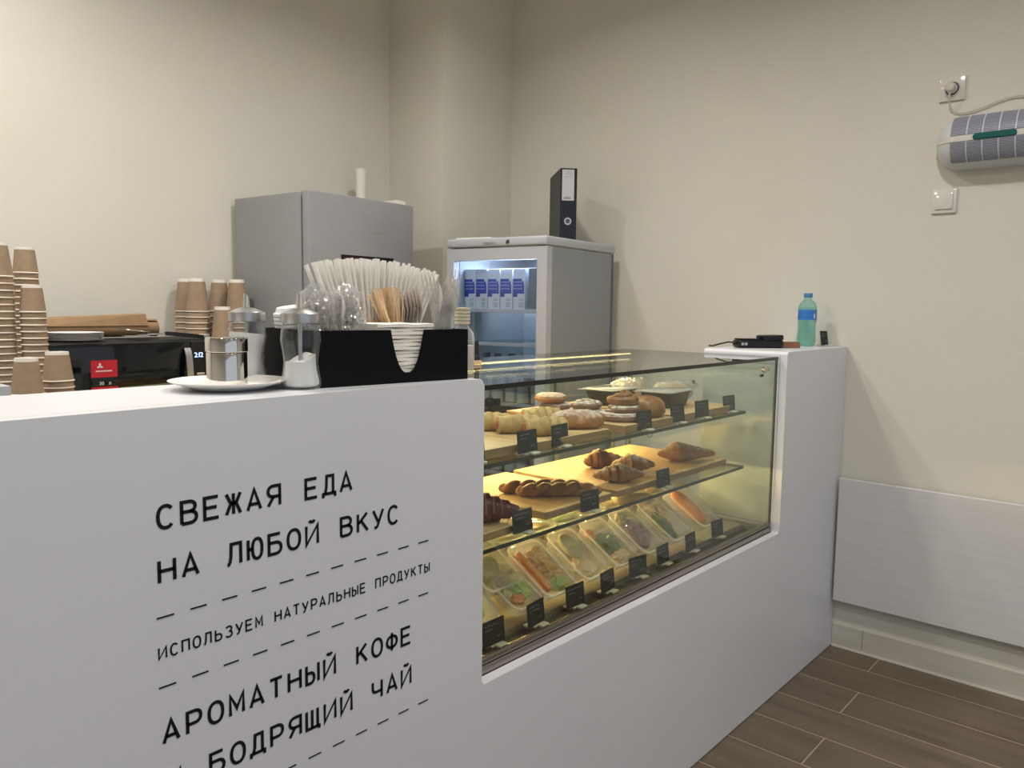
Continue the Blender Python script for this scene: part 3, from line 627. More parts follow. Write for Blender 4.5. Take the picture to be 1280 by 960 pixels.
def twist(x, y, rz, L, label):
    t = thing('twisted_pastry', label, 'pastry', (x, y, Z2), rz, 'long twisted pastries')
    m = MB(); m.loft(bodyloft(L, 0.040, 0.034, ovalf(5), n=90, k=20, mod=lambda q, a: 0.42 * abs(math.sin(a + 2 * PI * 3.0 * q)) ** 0.7 - 0.26, bend=0.004))
    o = m.build('crust', M_crust, t); jit(o, 0.0006); return t
twist(1.668, 1.345, math.radians(-42), 0.25, 'rear long twisted pastry on the lower shelf')
twist(1.668, 1.290, math.radians(-42), 0.24, 'front long twisted pastry on the lower shelf')
croissant(2.075, 1.425, math.radians(-36), 0.140, 0.070, 0.060, 0.012, M_crust, 'plain golden croissant at the back left of the sugared pair', peak=0.35)
croissant(1.930, 1.272, math.radians(-40), 0.155, 0.080, 0.056, 0.004, M_cro, 'sugar-dusted croissant nearest the glass on the lower shelf', peak=0.5, power=1.2)
croissant(2.085, 1.320, math.radians(-42), 0.140, 0.078, 0.058, 0.004, M_cro, 'sugar-dusted croissant just behind the nearest one', peak=0.45, power=1.2)
croissant(2.365, 1.285, math.radians(-44), 0.200, 0.080, 0.066, 0.0, M_bun, 'lone pointed pastry tapering to a thin tail at the right end of the lower shelf', peak=0.32, power=1.35, ridges=8, amp=0.05)

# ------------------------------------------------------------------ price tags
def price_tag(x, y, z, label, rz=0.0, w_=0.070, h_=0.053, seed=0, clip=True, lean=-0.10, group='black chalk price tags'):
    t = thing('price_tag', label, 'price tag', (x, y, z), rz)
    if group: t['group'] = group
    T = TR(0, 0, 0.004, lean)
    MB().box(-w_ / 2, w_ / 2, -0.0008, 0.0008, 0, h_, T=T).build('card', M_tag, t)
    rd = random.Random(seed); m = MB()
    for zz, n in ((h_ * 0.80, rd.randint(4, 6)), (h_ * 0.63, rd.randint(3, 6)), (h_ * 0.28, 2)):
        x0 = -w_ * 0.38 if n > 2 else w_ * 0.14; ww = w_ * 0.12
        for k in range(n):                                   # chalk script, too small to read
            pts = [(x0 + k * ww + ww * 0.8 * q / 5, -0.0013, zz + 0.0016 * math.sin(q * 2.1 + rd.uniform(0, 3)) + 0.0012 * (k % 2)) for q in range(6)]
            m.tube(pts, 0.00042, 3, T=T)
    m.build('chalk_writing', M_chalk, t)
    if clip:
        m = MB(); m.box(-0.002, 0.024, -0.020, -0.002, 0, 0.006, bev=0.0015, seg=1); m.box(-0.024, 0.000, 0.002, 0.022, 0, 0.006, bev=0.0015, seg=1); m.box(-0.012, 0.012, -0.004, 0.004, 0, 0.003); m.build('foot', M_clip, t)
    return t
U = ['price tag at the far left of the upper shelf, cut by the counter edge', 'price tag in front of the sausage rolls', 'price tag in front of the sugared oval pastry', 'price tag in front of the golden swirl bun pile', 'price tag in front of the tall golden bun and black tray', 'price tag in front of the bagged bread', 'price tag at the right end of the upper shelf']
for i, (x, y) in enumerate(((1.215, 1.175), (1.386, 1.165), (1.514, 1.168), (1.892, 1.162), (2.085, 1.165), (2.238, 1.165), (2.440, 1.172))):
    price_tag(x, y, S1, U[i], rz=(0, 0, .06, -.08, -.09, -.14, -.10)[i], seed=i, group='price tags on the upper shelf')
for i, (x, y, l) in enumerate(((1.381, 1.172, 'price tag in front of the red striped croissant'), (1.652, 1.172, 'price tag at the right end of the long twists'), (2.030, 1.175, 'price tag in front of the nearest sugared croissant'))):
    price_tag(x, y, S2, l, rz=(-.01, -.12, -.03)[i], seed=20 + i, group='price tags on the lower shelf')
BL = ['leftmost price tag on the steel base, right at the counter edge', 'second price tag from the left on the base, by the lettuce box', 'third base price tag, by the orange and breaded salad box', 'narrow turned price tag on the base before the round flatbread box', 'wide base price tag before the dark greens box', 'turned base price tag before the red cabbage box', 'base price tag before the chopped greens box', 'rightmost base price tag before the long bread box']
for i, (x, y) in enumerate(((1.225, 1.118), (1.372, 1.119), (1.526, 1.120), (1.668, 1.120), (1.822, 1.125), (1.965, 1.13), (2.130, 1.13), (2.325, 1.14))):
    price_tag(x, y, 0.6068, BL[i], rz=(0, .115, -.04, .09, -.18, .045, .07, -.06)[i], seed=40 + i, h_=0.055, group='price tags on the steel base')

# ------------------------------------------------------------------ lidded boxes on the base
ZB = 0.6164
def tub(x, y, z, L, W, H, rot, label, tall=0.6, group='clear food boxes leaning at the front of the base'):
    """box lying along local y, tilted by rot[0]; clear tray, rim and domed lid"""
    t = thing('food_container', label, 'food box', (x, y, z), rot=rot, group=group)
    h0 = H * tall
    m = MB(); m.loft([rrect(W * 0.82, L * 0.86, 0.016, 0), rrect(W * 0.95, L * 0.96, 0.02, h0)], cap=False); m.f.append(list(range(len(rrect(1, 1, .1, 0))))); m.m.append(0); m.sm.append(False)
    m.build('tray', M_box, t)
    n = len(rrect(1, 1, .1, 0))
    m = MB(); m.loft([rrect(W * 0.94, L * 0.95, 0.02, h0 + 0.0002), rrect(W * 1.02, L * 1.02, 0.023, h0), rrect(W * 1.02, L * 1.02, 0.023, h0 + 0.004), rrect(W * 0.94, L * 0.95, 0.02, h0 + 0.0045)], cap=False)
    m.build('rim', M_rim, t)
    m = MB(); m.loft([rrect(W * 0.94, L * 0.95, 0.02, h0 + 0.005), rrect(W * 0.86, L * 0.88, 0.018, H), rrect(W * 0.5, L * 0.6, 0.014, H + 0.0015)]); m.f.pop(-2); m.m.pop(-2); m.sm.pop(-2)
    m.build('lid', M_film, t)
    return t
def lump(name, cat, label, m_, parent_t, lx, ly, lz, sx, sy, sz, rough=0.12, seed=1, rz=0.0):
    """a filling piece: its own thing, put where it lies inside its box"""
    rd = random.Random(seed); bm = bmesh.new(); bmesh.ops.create_icosphere(bm, subdivisions=3, radius=1)
    for v in bm.verts:
        k = 1 + rough * (rd.random() - 0.5) * 2; v.co = Vector((v.co.x * sx * k, v.co.y * sy * k, v.co.z * sz * k))
    o = MB().bm(bm).build(name, m_)
    M = Matrix.LocRotScale(parent_t.location, parent_t.rotation_euler, None) @ TR(lx, ly, lz, 0, 0, rz)
    o.location = M.to_translation(); o.rotation_euler = M.to_euler()
    return tag(o, label, cat)
TI = math.radians(33)
def front_box(i, x, y, z, L=0.170, W=0.112, H=0.055, ti=TI, rz=0.0, label=''):
    return tub(x, y + L / 2 * math.cos(ti), z + L / 2 * math.sin(ti), L, W, H, (ti, 0, rz), label)
b0 = front_box(0, 1.215, 1.150, ZB + 0.006, 0.15, 0.10, label='leftmost leaning clear box, half cut off by the counter edge')
b1 = front_box(1, 1.355, 1.215, 0.655, 0.15, 0.125, 0.060, label='leaning clear box with a cut pale wrap, behind the lettuce box')
b2 = front_box(2, 1.375, 1.150, ZB + 0.008, 0.100, 0.105, 0.045, ti=math.radians(28), label='small low clear box of lettuce and orange pieces at the front')
b3 = front_box(3, 1.495, 1.152, ZB + 0.006, label='leaning clear box with orange sticks and breaded pieces', W=0.125)
b4 = front_box(4, 1.650, 1.155, ZB + 0.006, label='leaning clear box with a round flatbread, behind the narrow turned tag')
b5 = front_box(5, 1.800, 1.158, ZB + 0.006, label='leaning clear box of dark greens, left of the cabbage box', W=0.115)
b6 = front_box(6, 1.945, 1.160, ZB + 0.006, label='leaning clear box full of shredded red cabbage')
b7 = front_box(7, 2.115, 1.165, ZB + 0.006, label='leaning clear box of chopped greens under a pale dressing', W=0.12)
b8 = front_box(8, 2.310, 1.172, ZB + 0.006, 0.19, label='rightmost leaning clear box with one long orange-crusted loaf')
lump('lettuce_heap', 'food', 'heap of lettuce in the leftmost box at the counter edge', M_leaf, b0, 0, 0, 0.026, 0.036, 0.05, 0.016, 0.2)
o = MB().lathe([(0.0, 0), (0.026, 0.001), (0.029, 0.006), (0.029, 0.030), (0.026, 0.034), (0.0, 0.035)], 26, sx=1.25).build('cut_wrap', M_wrap)
Mx = Matrix.LocRotScale(b1.location, b1.rotation_euler, None) @ TR(-0.008, 0.0, 0.008, 0.25, 0, 0.3); o.location = Mx.to_translation(); o.rotation_euler = Mx.to_euler(); tag(o, 'thick cut pale wrap inside the box behind the lettuce box', 'food')
o = MB().lathe([(0.0, 0), (0.026, 0.001), (0.028, 0.004), (0.028, 0.020), (0.0, 0.021)], 26, sx=1.25).build('cut_wrap', M_wrap)
Mx = Matrix.LocRotScale(b1.location, b1.rotation_euler, None) @ TR(0.008, -0.045, 0.006, 0.1, 0, 0.3); o.location = Mx.to_translation(); o.rotation_euler = Mx.to_euler(); tag(o, 'second lower half of the cut pale wrap in the same box', 'food')
lump('lettuce_leaf', 'food', 'lettuce leaves in the small low front box', M_leaf, b2, 0.012, 0.008, 0.022, 0.028, 0.026, 0.014, 0.35, 3)
lump('orange_piece', 'food', 'orange vegetable piece in the small low front box', M_orange, b2, -0.012, -0.016, 0.022, 0.020, 0.015, 0.011, 0.2, 4)
lump('cucumber_piece', 'food', 'pale yellow vegetable piece in the small low front box', M_wrap, b2, -0.026, 0.012, 0.020, 0.012, 0.018, 0.010, 0.2, 5)
for k, lb in ((0, 'outer orange vegetable stick along the left of the breaded box'), (1, 'inner orange vegetable stick in the breaded box')):
    o = MB().tube([(0, -0.06, 0), (0, -0.02, 0.001), (0, 0.03, 0), (0, 0.065, 0)], [0.008, 0.010, 0.010, 0.007], 12).build('orange_stick', M_orange)
    Mx = Matrix.LocRotScale(b3.location, b3.rotation_euler, None) @ TR(-0.043 + k * 0.019, 0.0, 0.018 + 0.006 * k, 0, 0, 0); o.location = Mx.to_translation(); o.rotation_euler = Mx.to_euler(); tag(o, lb, 'food')
lump('breaded_piece', 'food', 'upper breaded golden piece in the box with orange sticks', M_yellow, b3, 0.018, 0.035, 0.026, 0.028, 0.026, 0.018, 0.35, 6)
lump('breaded_piece', 'food', 'lower breaded golden piece in the box with orange sticks', M_yellow, b3, 0.022, -0.012, 0.026, 0.026, 0.024, 0.018, 0.35, 7)
lump('lettuce_leaf', 'food', 'bright green lettuce at the low end of the breaded box', M_leaf, b3, 0.020, -0.052, 0.024, 0.026, 0.020, 0.012, 0.35, 8)
o = MB().lathe([(0.0, 0), (0.034, 0.002), (0.037, 0.008), (0.034, 0.014), (0.0, 0.017)], 28, sx=0.85, sy=1.2).build('round_flatbread', M_wrap)
Mx = Matrix.LocRotScale(b4.location, b4.rotation_euler, None) @ TR(0.0, 0.028, 0.024, 0, 0, 0); o.location = Mx.to_translation(); o.rotation_euler = Mx.to_euler(); tag(o, 'oval greenish flatbread inside a leaning box', 'food')
lump('pale_filling', 'food', 'pale filling below the oval flatbread', M_bread, b4, 0, -0.035, 0.018, 0.036, 0.032, 0.014, 0.2, 9)
lump('dark_greens', 'food', 'dark green salad in the box left of the cabbage', M_dleaf, b5, 0.0, 0.0, 0.026, 0.038, 0.032, 0.016, 0.35, 10)
lump('tomato_piece', 'food', 'red tomato piece beside the dark green salad', M_orange, b5, -0.030, 0.045, 0.022, 0.014, 0.018, 0.012, 0.15, 11)
lump('beige_filling', 'food', 'beige filling at the low end of the dark greens box', M_bread, b5, 0.008, -0.050, 0.022, 0.034, 0.020, 0.015, 0.2, 12)
lump('red_cabbage_heap', 'food', 'shredded red cabbage filling a leaning box', M_purple, b6, 0.0, -0.008, 0.026, 0.042, 0.052, 0.018, 0.22, 13)
lump('bread_corner', 'food', 'toasted bread corner behind the red cabbage', M_wrap, b6, -0.012, 0.058, 0.034, 0.022, 0.014, 0.016, 0.25, 14)
lump('chopped_greens', 'food', 'chopped green salad under the pale dressing', M_dleaf, b7, -0.022, -0.020, 0.026, 0.026, 0.046, 0.016, 0.35, 15)
lump('pale_dressing', 'food', 'pale orange dressing beside the chopped greens', M_bread, b7, 0.022, 0.010, 0.028, 0.026, 0.040, 0.015, 0.2, 16)
o = MB().loft(bodyloft(0.150, 0.058, 0.038, ovalf(4), n=30, k=18)).build('long_loaf', M_orange)
Mx = Matrix.LocRotScale(b8.location, b8.rotation_euler, None) @ TR(-0.004, 0.0, 0.008, 0, 0, PI / 2); o.location = Mx.to_translation(); o.rotation_euler = Mx.to_euler(); tag(o, 'long orange-crusted loaf in the rightmost leaning box', 'food')
# rear boxes lying flat, stacked
RB = []
for i, x in enumerate((1.215, 1.345, 1.475, 1.605, 1.735, 1.865, 1.995, 2.125, 2.255, 2.385)):
    for lv in range(2):
        RB.append(tub(x, 1.475 + 0.012 * ((i * 3 + lv) % 3), ZB + lv * 0.058, 0.20, 0.118, 0.055, (0, 0, random.uniform(-.04, .04)), ('upper' if lv else 'lower') + ' flat clear box at the back of the base, ' + ('leftmost', 'second from left', 'third from left', 'fourth from left', 'fifth from left', 'fifth from right', 'fourth from right', 'third from right', 'second from right', 'rightmost')[i], group='clear food boxes stacked along the back of the base'))
        mm, nm, q = ((M_bread, 'sandwich', 'pale'), (M_leaf, 'salad', 'green'), (M_wrap, 'wrap', 'beige'), (M_bread, 'sandwich', 'pale'), (M_yellow, 'cutlet', 'golden'))[(i * 2 + lv) % 5]
        o = MB().box(-0.042, 0.042, -0.075, 0.075, 0, 0.034, bev=0.008).build(nm, mm)
        t = RB[-1]; o.location = t.location + Vector((0, 0, 0.0015)); o.rotation_euler = t.rotation_euler
        tag(o, q + ' ' + nm + ' in the ' + t['label'].replace('flat clear box at the back of the base', 'rear box'), 'food')
o = MB().loft(bodyloft(0.13, 0.075, 0.036, ovalf(5), n=26, k=18)).build('bread_roll', M_bread, loc=(2.10, 1.325, 0.728), rz=-0.7); tag(o, 'pale bread roll lying on the boxes behind the red cabbage', 'food')

# ================================================================== ON THE COUNTER TOP
ZC = ZT + 0.0004
# paper plate under the tin
pt = thing('paper_plate', 'white paper plate under the steel shaker on the counter', 'plate', (0.652, 1.188, ZC))
MB().lathe([(0.0, 0.0), (0.050, 0.0), (0.054, 0.001), (0.088, 0.0125), (0.093, 0.0145), (0.093, 0.0153), (0.087, 0.0137), (0.053, 0.0022), (0.050, 0.0012), (0.0, 0.0012)], 48).build('plate', M_plate, pt)
t = thing('steel_shaker', 'polished steel shaker tin with a lid standing on the paper plate', 'shaker', (0.650, 1.190, ZC + 0.0014))
MB().lathe([(0.0, 0), (0.0305, 0), (0.032, 0.0015), (0.032, 0.057), (0.031, 0.059)], 48).build('tin_body', M_chrome, t)
MB().lathe([(0.0325, 0.0595), (0.0335, 0.0605), (0.0332, 0.062), (0.0332, 0.080), (0.032, 0.0825), (0.029, 0.083), (0.0, 0.0815)], 48, cap0=False).build('tin_lid', M_chrome, t)
def jar(x, y, fill, tilt, label):
    t = thing('sugar_dispenser', label, 'sugar dispenser', (x, y, ZC), 0.0, 'glass sugar dispensers on the counter')
    pr = [(0.0, 0.002), (0.028, 0.0), (0.0315, 0.003), (0.032, 0.012), (0.0285, 0.032), (0.0275, 0.045), (0.0300, 0.065), (0.0325, 0.080), (0.0310, 0.095), (0.0275, 0.106), (0.0275, 0.112)]
    MB().lathe(pr, 56, flute=8, fa=0.028, cap1=False).build('glass_body', M_jar, t)
    ip = [(max(r - 0.0025, 0), z + 0.004 if z < 0.01 else z) for r, z in pr if z < fill]
    m = MB(); n = 32; m.lathe(ip + [(ip[-1][0], fill)], n, cap1=True)
    for i, v in enumerate(m.v):
        if abs(v[2] - fill) < 1e-6: m.v[i] = (v[0], v[1], fill + v[0] * tilt)
    m.build('sugar', M_sugar, t)
    lid = MB().lathe([(0.0305, 0.108), (0.0316, 0.1085), (0.0318, 0.110), (0.0318, 0.1235), (0.0314, 0.1240)], 40, cap0=False).lathe([(0.0300, 0.1241), (0.020, 0.1285), (0.0115, 0.1318), (0.0, 0.1325)], 40).build('metal_lid', M_satin, t)
    m = MB(); T = TR(0, 0, 0.129, 0, 0, 0.3)
    n = 18; r0 = 0.0060
    m.v += []; ring0 = [(r0 * math.cos(2 * PI * k / n), r0 * math.sin(2 * PI * k / n), 0.0) for k in range(n)]
    ring1 = [(p[0] * 0.85, p[1] * 0.85, 0.020 - p[0] * 1.35) for p in ring0]
    m.loft([ring0, ring1], T=T, cap=False); m.build('spout', M_chrome, lid)
    MB().lathe([(0.004, 0.045), (0.004, 0.115)], 14, cap0=False, cap1=False).build('dosing_tube', M_satin, t)
    return t
jar(0.742, 1.118, 0.048, 0.55, 'glass sugar dispenser under half full, right beside the black organiser')
jar(0.732, 1.268, 0.087, -0.10, 'glass sugar dispenser nearly full, behind the steel shaker')

# organiser
OX, OY, OR = 0.758, 1.098, math.radians(-7)
org = thing('counter_organiser', 'black counter organiser with a U-shaped napkin slot, full of cutlery', 'organiser', (OX, OY, ZC), OR)
W_, D_, H_ = 0.320, 0.200, 0.0955
nx0, nx1, nz = 0.146, 0.219, 0.018
arc = []
for k in range(25):
    q = 1 - 2 * k / 24; arc.append(((nx0 + nx1) / 2 + (nx1 - nx0) / 2 * q, nz + (H_ - nz) * abs(q) ** 2.6))
poly = [(0, 0), (W_, 0), (W_, H_)] + arc + [(0, H_)]
MB().prism(poly, 0, 0.004).build('front_panel', M_orgb, org)
MB().box(0, W_, D_ - 0.004, D_, 0, H_).build('back_panel', M_orgb, org)
MB().box(0.0, W_, 0.004, D_ - 0.004, 0, 0.004).build('base_panel', M_orgb, org)
for x in (0, 0.116, 0.268, W_ - 0.004): MB().box(x, x + 0.004, 0.004, D_ - 0.004 if x != 0.268 else 0.122, 0.004, H_ - (0 if x in (0, W_ - 0.004) else 0.004)).build('side_panel' if x in (0, W_ - 0.004) else 'divider', M_orgb, org)
MB().box(0.108, 0.316, 0.122, 0.125, 0.004, H_ - 0.01).build('divider', M_orgb, org)
def OW(lx, ly, lz=0.0):  # organiser local -> world
    c, s = math.cos(OR), math.sin(OR); return Vector((OX + lx * c - ly * s, OY + lx * s + ly * c, ZC + lz))
# napkins
npz = 0.0045; rd = random.Random(3)
nap_me = []
for k in range(3):
    m = MB(); n = 10; A = []
    hh = lambda u, v: 0.0016 * math.sin(3.1 * u + k) * math.sin(2.3 * v + k * 1.7) * 0.5
    for zz in (0.0, 0.0058):
        for j in range(n + 1):
            for i in range(n + 1): A.append(((i / n - 0.5) * 0.122, (j / n - 0.5) * 0.108, zz + hh(i / n * 3, j / n * 3) + (0.0006 * math.sin(i * 1.3 + k) if zz else 0)))
    q = (n + 1) ** 2; F = []
    for j in range(n):
        for i in range(n): a = j * (n + 1) + i; F.append((a, a + n + 1, a + n + 2, a + 1)); F.append((q + a, q + a + 1, q + a + n + 2, q + a + n + 1))
    for i in range(n):
        F.append((i, i + 1, q + i + 1, q + i)); a = n * (n + 1) + i; F.append((a, q + a, q + a + 1, a + 1))
        a = i * (n + 1); F.append((a, q + a, q + a + n + 1, a + n + 1)); a += n; F.append((a, a + n + 1, q + a + n + 1, q + a))
    m.add(A, F, 0, True); nap_me.append(m)
protos = []
NN = 15
for i in range(NN):
    k = i % 3; p = OW(0.183 + rd.uniform(-.001, .001), 0.062 + rd.uniform(-.002, .001), npz + i * 0.0068)
    if i < 3: o = nap_me[k].build('napkin', M_napkin); protos.append(o)
    else: o = protos[k].copy(); COL.objects.link(o)
    o.location = p; o.rotation_euler = (0, 0, OR + rd.uniform(-.012, .012))
    tag(o, 'folded ivory napkin on top of the stack in the organiser' if i == NN - 1 else ORD[NN - 1 - i] + ' napkin from the top of the stack behind the U slot', 'napkin', 'napkins in the organiser')
# straws
straw = tag(MB().tube([(0, 0, 0), (0, 0, 0.111), (0, 0, 0.222)], 0.0031, 8).build('drinking_straw', M_straw), 'white wrapped straw in the wide fan behind the napkins', 'straw', 'white straws in the organiser')
rd = random.Random(5)
NC, NR = 25, 4
for i in range(NC * NR):
    o = straw if i == 0 else straw.copy()
    if i: COL.objects.link(o)
    col_, row = i % NC, i // NC
    q = ((col_ + 0.5 * (row % 2)) / (NC - 0.5)) * 2 - 1; ly = 0.152 + row * 0.0118
    b_ = OW(0.216 + 0.055 * q, ly, 0.006)
    tip = OW(0.228 + 0.145 * q + rd.uniform(-.0022, .0022), ly + 0.010 + row * 0.002 + rd.uniform(-.004, .004), 0.0)
    dx = tip - b_; dx.z = 0; dz = math.sqrt(max(0.222 ** 2 - dx.length ** 2, 0.01)); d = Vector((dx.x, dx.y, dz))
    b_.z += rd.uniform(-.0015, .004)
    o.location = b_; o.rotation_euler = Vector((0, 0, 1)).rotation_difference(d).to_euler()
    o['label'] = 'white straw in the ' + ('front', 'second', 'third', 'rear')[row] + ' row of the fan, ' + ('far left', 'left', 'centre left', 'centre', 'centre right', 'right', 'far right')[min(6, col_ * 7 // NC)] + ' part'
# stirrers
st0 = tag(MB().box(-0.003, 0.003, -0.0008, 0.0008, 0, 0.138, bev=0.0006, seg=1).build('coffee_stirrer', M_stir), 'thin wooden coffee stirrer in the tilted bunch right of centre', 'stirrer', 'wooden stirrers in the organiser')
for i in range(26):
    o = st0 if i == 0 else st0.copy()
    if i: COL.objects.link(o)
    z0 = 0.050; lean = rd.uniform(-0.50, -0.05) if i % 4 else rd.uniform(-.75, -.4)
    b_ = OW(0.250 + rd.uniform(-.012, .010), 0.136 + rd.uniform(-.006, .006), z0 - 0.012)
    o.location = b_; o.rotation_euler = (rd.uniform(-.08, .10), lean, OR + rd.uniform(-1.0, 1.0)); o['label'] = 'thin wooden coffee stirrer in the tilted bunch right of centre'
# cutlery shapes
def cutlery(kind, m_, name, label, cat, group):
    t = thing(name, label, cat, (0, 0, 0), 0, group)
    m = MB(); pr = [(0, 0.006), (0.03, 0.0055), (0.075, 0.0045), (0.095, 0.004)]
    m.loft([[(-w_, -0.0012, z), (w_, -0.0012, z), (w_ * 0.6, 0.0012, z), (-w_ * 0.6, 0.0012, z)] for z, w_ in pr]); m.build('handle', m_, t)
    m = MB()
    if kind == 'spoon':
        rings = []
        for i in range(11):
            q = i / 10; z = 0.095 + 0.060 * q; w_ = 0.004 + 0.0155 * math.sin(PI * min(1, 0.08 + q * 0.92)) ** 0.6 if q < 1 else 0.003
            dp = 0.007 * math.sin(PI * q)
            rings.append([(w_ * math.cos(a), -dp * (1 - math.cos(a) ** 2) - (0.0008 if s_ else 0), z) for s_, rng in ((0, range(0, 9)), (1, range(8, -1, -1))) for a in [PI * k / 8 for k in rng]])
        m.loft(rings)
    else:
        m.loft([[(-w_, -0.001 - c, z), (w_, -0.001 - c, z), (w_, 0.0006 - c, z), (-w_, 0.0006 - c, z)] for z, w_, c in ((0.095, 0.004, 0), (0.105, 0.010, 0.002), (0.118, 0.0125, 0.004), (0.126, 0.0125, 0.004))])
        for k in range(4):
            x = -0.0108 + k * 0.0072
            m.loft([[(x - w_, -0.001 - c, z), (x + w_, -0.001 - c, z), (x + w_, 0.0006 - c, z), (x - w_, 0.0006 - c, z)] for z, w_, c in ((0.124, 0.0019, 0.004), (0.150, 0.0015, 0.001), (0.158, 0.0007, -0.001))])
    m.build('bowl' if kind == 'spoon' else 'tines', m_, t)
    return t
fk = cutlery('fork', M_smoke, 'plastic_fork', 'smoky clear plastic fork nested in the row behind the napkins', 'fork', 'smoky plastic forks in the organiser')
for i in range(12):
    loc = OW(0.264 + i * 0.0042, 0.132 + 0.008 * (i % 2), 0.004 + 0.010 * math.sin(i * 1.3) ** 2 + 0.0006 * i)
    rot = (-0.06, 0.02, OR + 1.15 + rd.uniform(-.1, .1))
    if i == 0: fk.location = loc; fk.rotation_euler = rot
    else: dup(fk, loc, rot=rot, label=ORD[i] + ' smoky plastic fork from the left in the row behind the napkins')
# clear cup with spoons and forks
cup = thing('clear_plastic_cup', 'clear plastic cup standing in the right bay of the organiser', 'cup', tuple(OW(0.2955, 0.048, 0.0045)))
MB().lathe([(0.0, 0), (0.0165, 0.0), (0.0175, 0.003), (0.021, 0.135), (0.0222, 0.1365), (0.0222, 0.138), (0.0205, 0.138), (0.017, 0.004), (0.0, 0.003)], 28).build('cup_wall', M_clear, cup)
sp = cutlery('spoon', M_spoon, 'plastic_spoon', 'clear plastic spoon standing in the clear cup', 'spoon', 'clear spoons in the cup')
fk2 = cutlery('fork', M_spoon, 'clear_fork', 'clear plastic fork standing in the clear cup', 'fork', 'clear forks in the cup')
cc = Vector(cup.location)
for i, (dx, dy, rx, ry, rz_, z_) in enumerate(((-.004, 0, .05, .10, .4, .030), (.003, .004, -.05, .16, 1.2, .026), (.006, -.004, .05, .05, -.5, .034), (-.006, .004, 0, -.12, .8, .020), (0, -.005, .10, .0, 0, .012), (.004, .002, .03, .2, .2, .03))):
    l = cc + Vector((dx, dy, 0.004 + z_)); r_ = (rx, ry, rz_)
    if i == 0: sp.location = l; sp.rotation_euler = r_; sp['label'] = 'leftmost clear plastic spoon standing in the clear cup'
    else: dup(sp, l, rot=r_, label=('', 'tall', 'upright', 'left-leaning', 'lowest front', 'right-leaning')[i] + ' clear plastic spoon standing in the clear cup')
for i, (dx, dy, rx, ry, rz_, z_) in enumerate(((.005, .002, -.05, .12, -.75, .045), (-.008, .0, -.02, -.16, -.7, .038), (-.003, .006, -.10, -.08, -.6, .030))):
    l = cc + Vector((dx, dy, 0.004 + z_)); r_ = (rx, ry, rz_)
    if i == 0: fk2.location = l; fk2.rotation_euler = r_; fk2['label'] = 'tallest clear fork at the right of the clear cup'
    else: dup(fk2, l, rot=r_, label=('', 'clear fork leaning left out of the clear cup', 'short clear fork at the back of the clear cup')[i])
# clear bags of spoons in the left bay
def spoon_bag(lx, ly, w_, h_, label, n, seed, rz=0.0):
    p = OW(lx, ly, 0.0045); t = thing('cutlery_bag', label, 'bag', tuple(p), OR + rz, 'crinkled clear cutlery bags in the organiser')
    rd = random.Random(seed); rings = []
    for i in range(24):
        q = i / 23; z = h_ * q; r = w_ / 2 * (0.80 + 0.34 * math.sin(PI * min(q * 1.02, 1)) ** 0.8) * (1 if q < 0.9 else 1 - (q - 0.9) * 7.0)
        ring = []
        for j in range(30):
            a = 2 * PI * j / 30; k = 1 + 0.07 * math.sin(3 * a + 9 * q + seed) + 0.05 * math.sin(7 * a - 14 * q) + rd.uniform(-.04, .04)
            ring.append((r * k * math.cos(a), r * 0.72 * k * math.sin(a), z + rd.uniform(-.0015, .0015) * (0 < i < 23)))
        rings.append(ring)
    MB().loft(rings).build('film', M_bag, t)
    for k in range(n):
        q = (k + 0.5) / n - 0.5
        l = p + Vector((q * w_ * 0.62, rd.uniform(-.006, .006), 0.002)); r_ = (rd.uniform(-.04, .04), q * 0.16, rd.uniform(-.4, .4) + 0.6)
        o = dup(sp, l, rot=r_, label='clear plastic spoon inside the ' + label.split(',')[0], group='spoons inside the bags'); 
spoon_bag(0.044, 0.085, 0.056, 0.172, 'left crinkled bag of spoons, behind the sugar dispenser', 7, 2)
spoon_bag(0.084, 0.045, 0.058, 0.172, 'right crinkled bag of spoons, in front of the straws', 8, 9)
# cup lids (stack in back left bay)
lid = thing('cup_lid', 'white plastic cup lid, topmost of the tilted stack in the organiser', 'cup lid', (0, 0, 0), 0, 'white cup lids in the organiser')
MB().lathe([(0.0395, 0.0), (0.0405, 0.001), (0.0405, 0.005), (0.0385, 0.0065), (0.036, 0.0075), (0.0335, 0.0145), (0.0320, 0.0155), (0.0290, 0.0150), (0.027, 0.0135), (0.0, 0.0135)], 36, cap0=False).build('lid_shell', M_lid, lid)
for k in range(15):
    l = OW(0.054 - 0.0010 * k, 0.150, 0.020 + k * 0.0072); r_ = (0.0, -0.14, OR)
    if k == 14: lid.location = l; lid.rotation_euler = r_
    else: dup(lid, l, rot=r_, label=ORD[14 - k] + ' white cup lid from the top of the tilted stack')
# small bottle on the glass top of the case, with ribbed cap
t = thing('syrup_bottle', 'small clear bottle with ribbed gold cap on the case top behind the organiser', 'bottle', (1.372, 1.37, CT + 0.0003))
MB().lathe([(0.0, 0), (0.028, 0), (0.030, 0.003), (0.030, 0.080), (0.027, 0.092), (0.016, 0.104), (0.0145, 0.112)], 32, cap1=False).build('glass_body', M_clear, t)
MB().lathe([(0.0, 0.002), (0.0275, 0.002), (0.0275, 0.06), (0.0, 0.06)], 28).build('white_content', mat('milky', (0.55, 0.54, 0.50), 0.6), t)
pr = [(0.0185, 0.112)]
for k in range(5): pr += [(0.0195, 0.113 + k * 0.0085), (0.0195, 0.118 + k * 0.0085), (0.0172, 0.1195 + k * 0.0085), (0.0172, 0.121 + k * 0.0085)]
MB().lathe(pr[:-2] + [(0, pr[-2][1])], 28).build('ribbed_cap', M_gold, t)
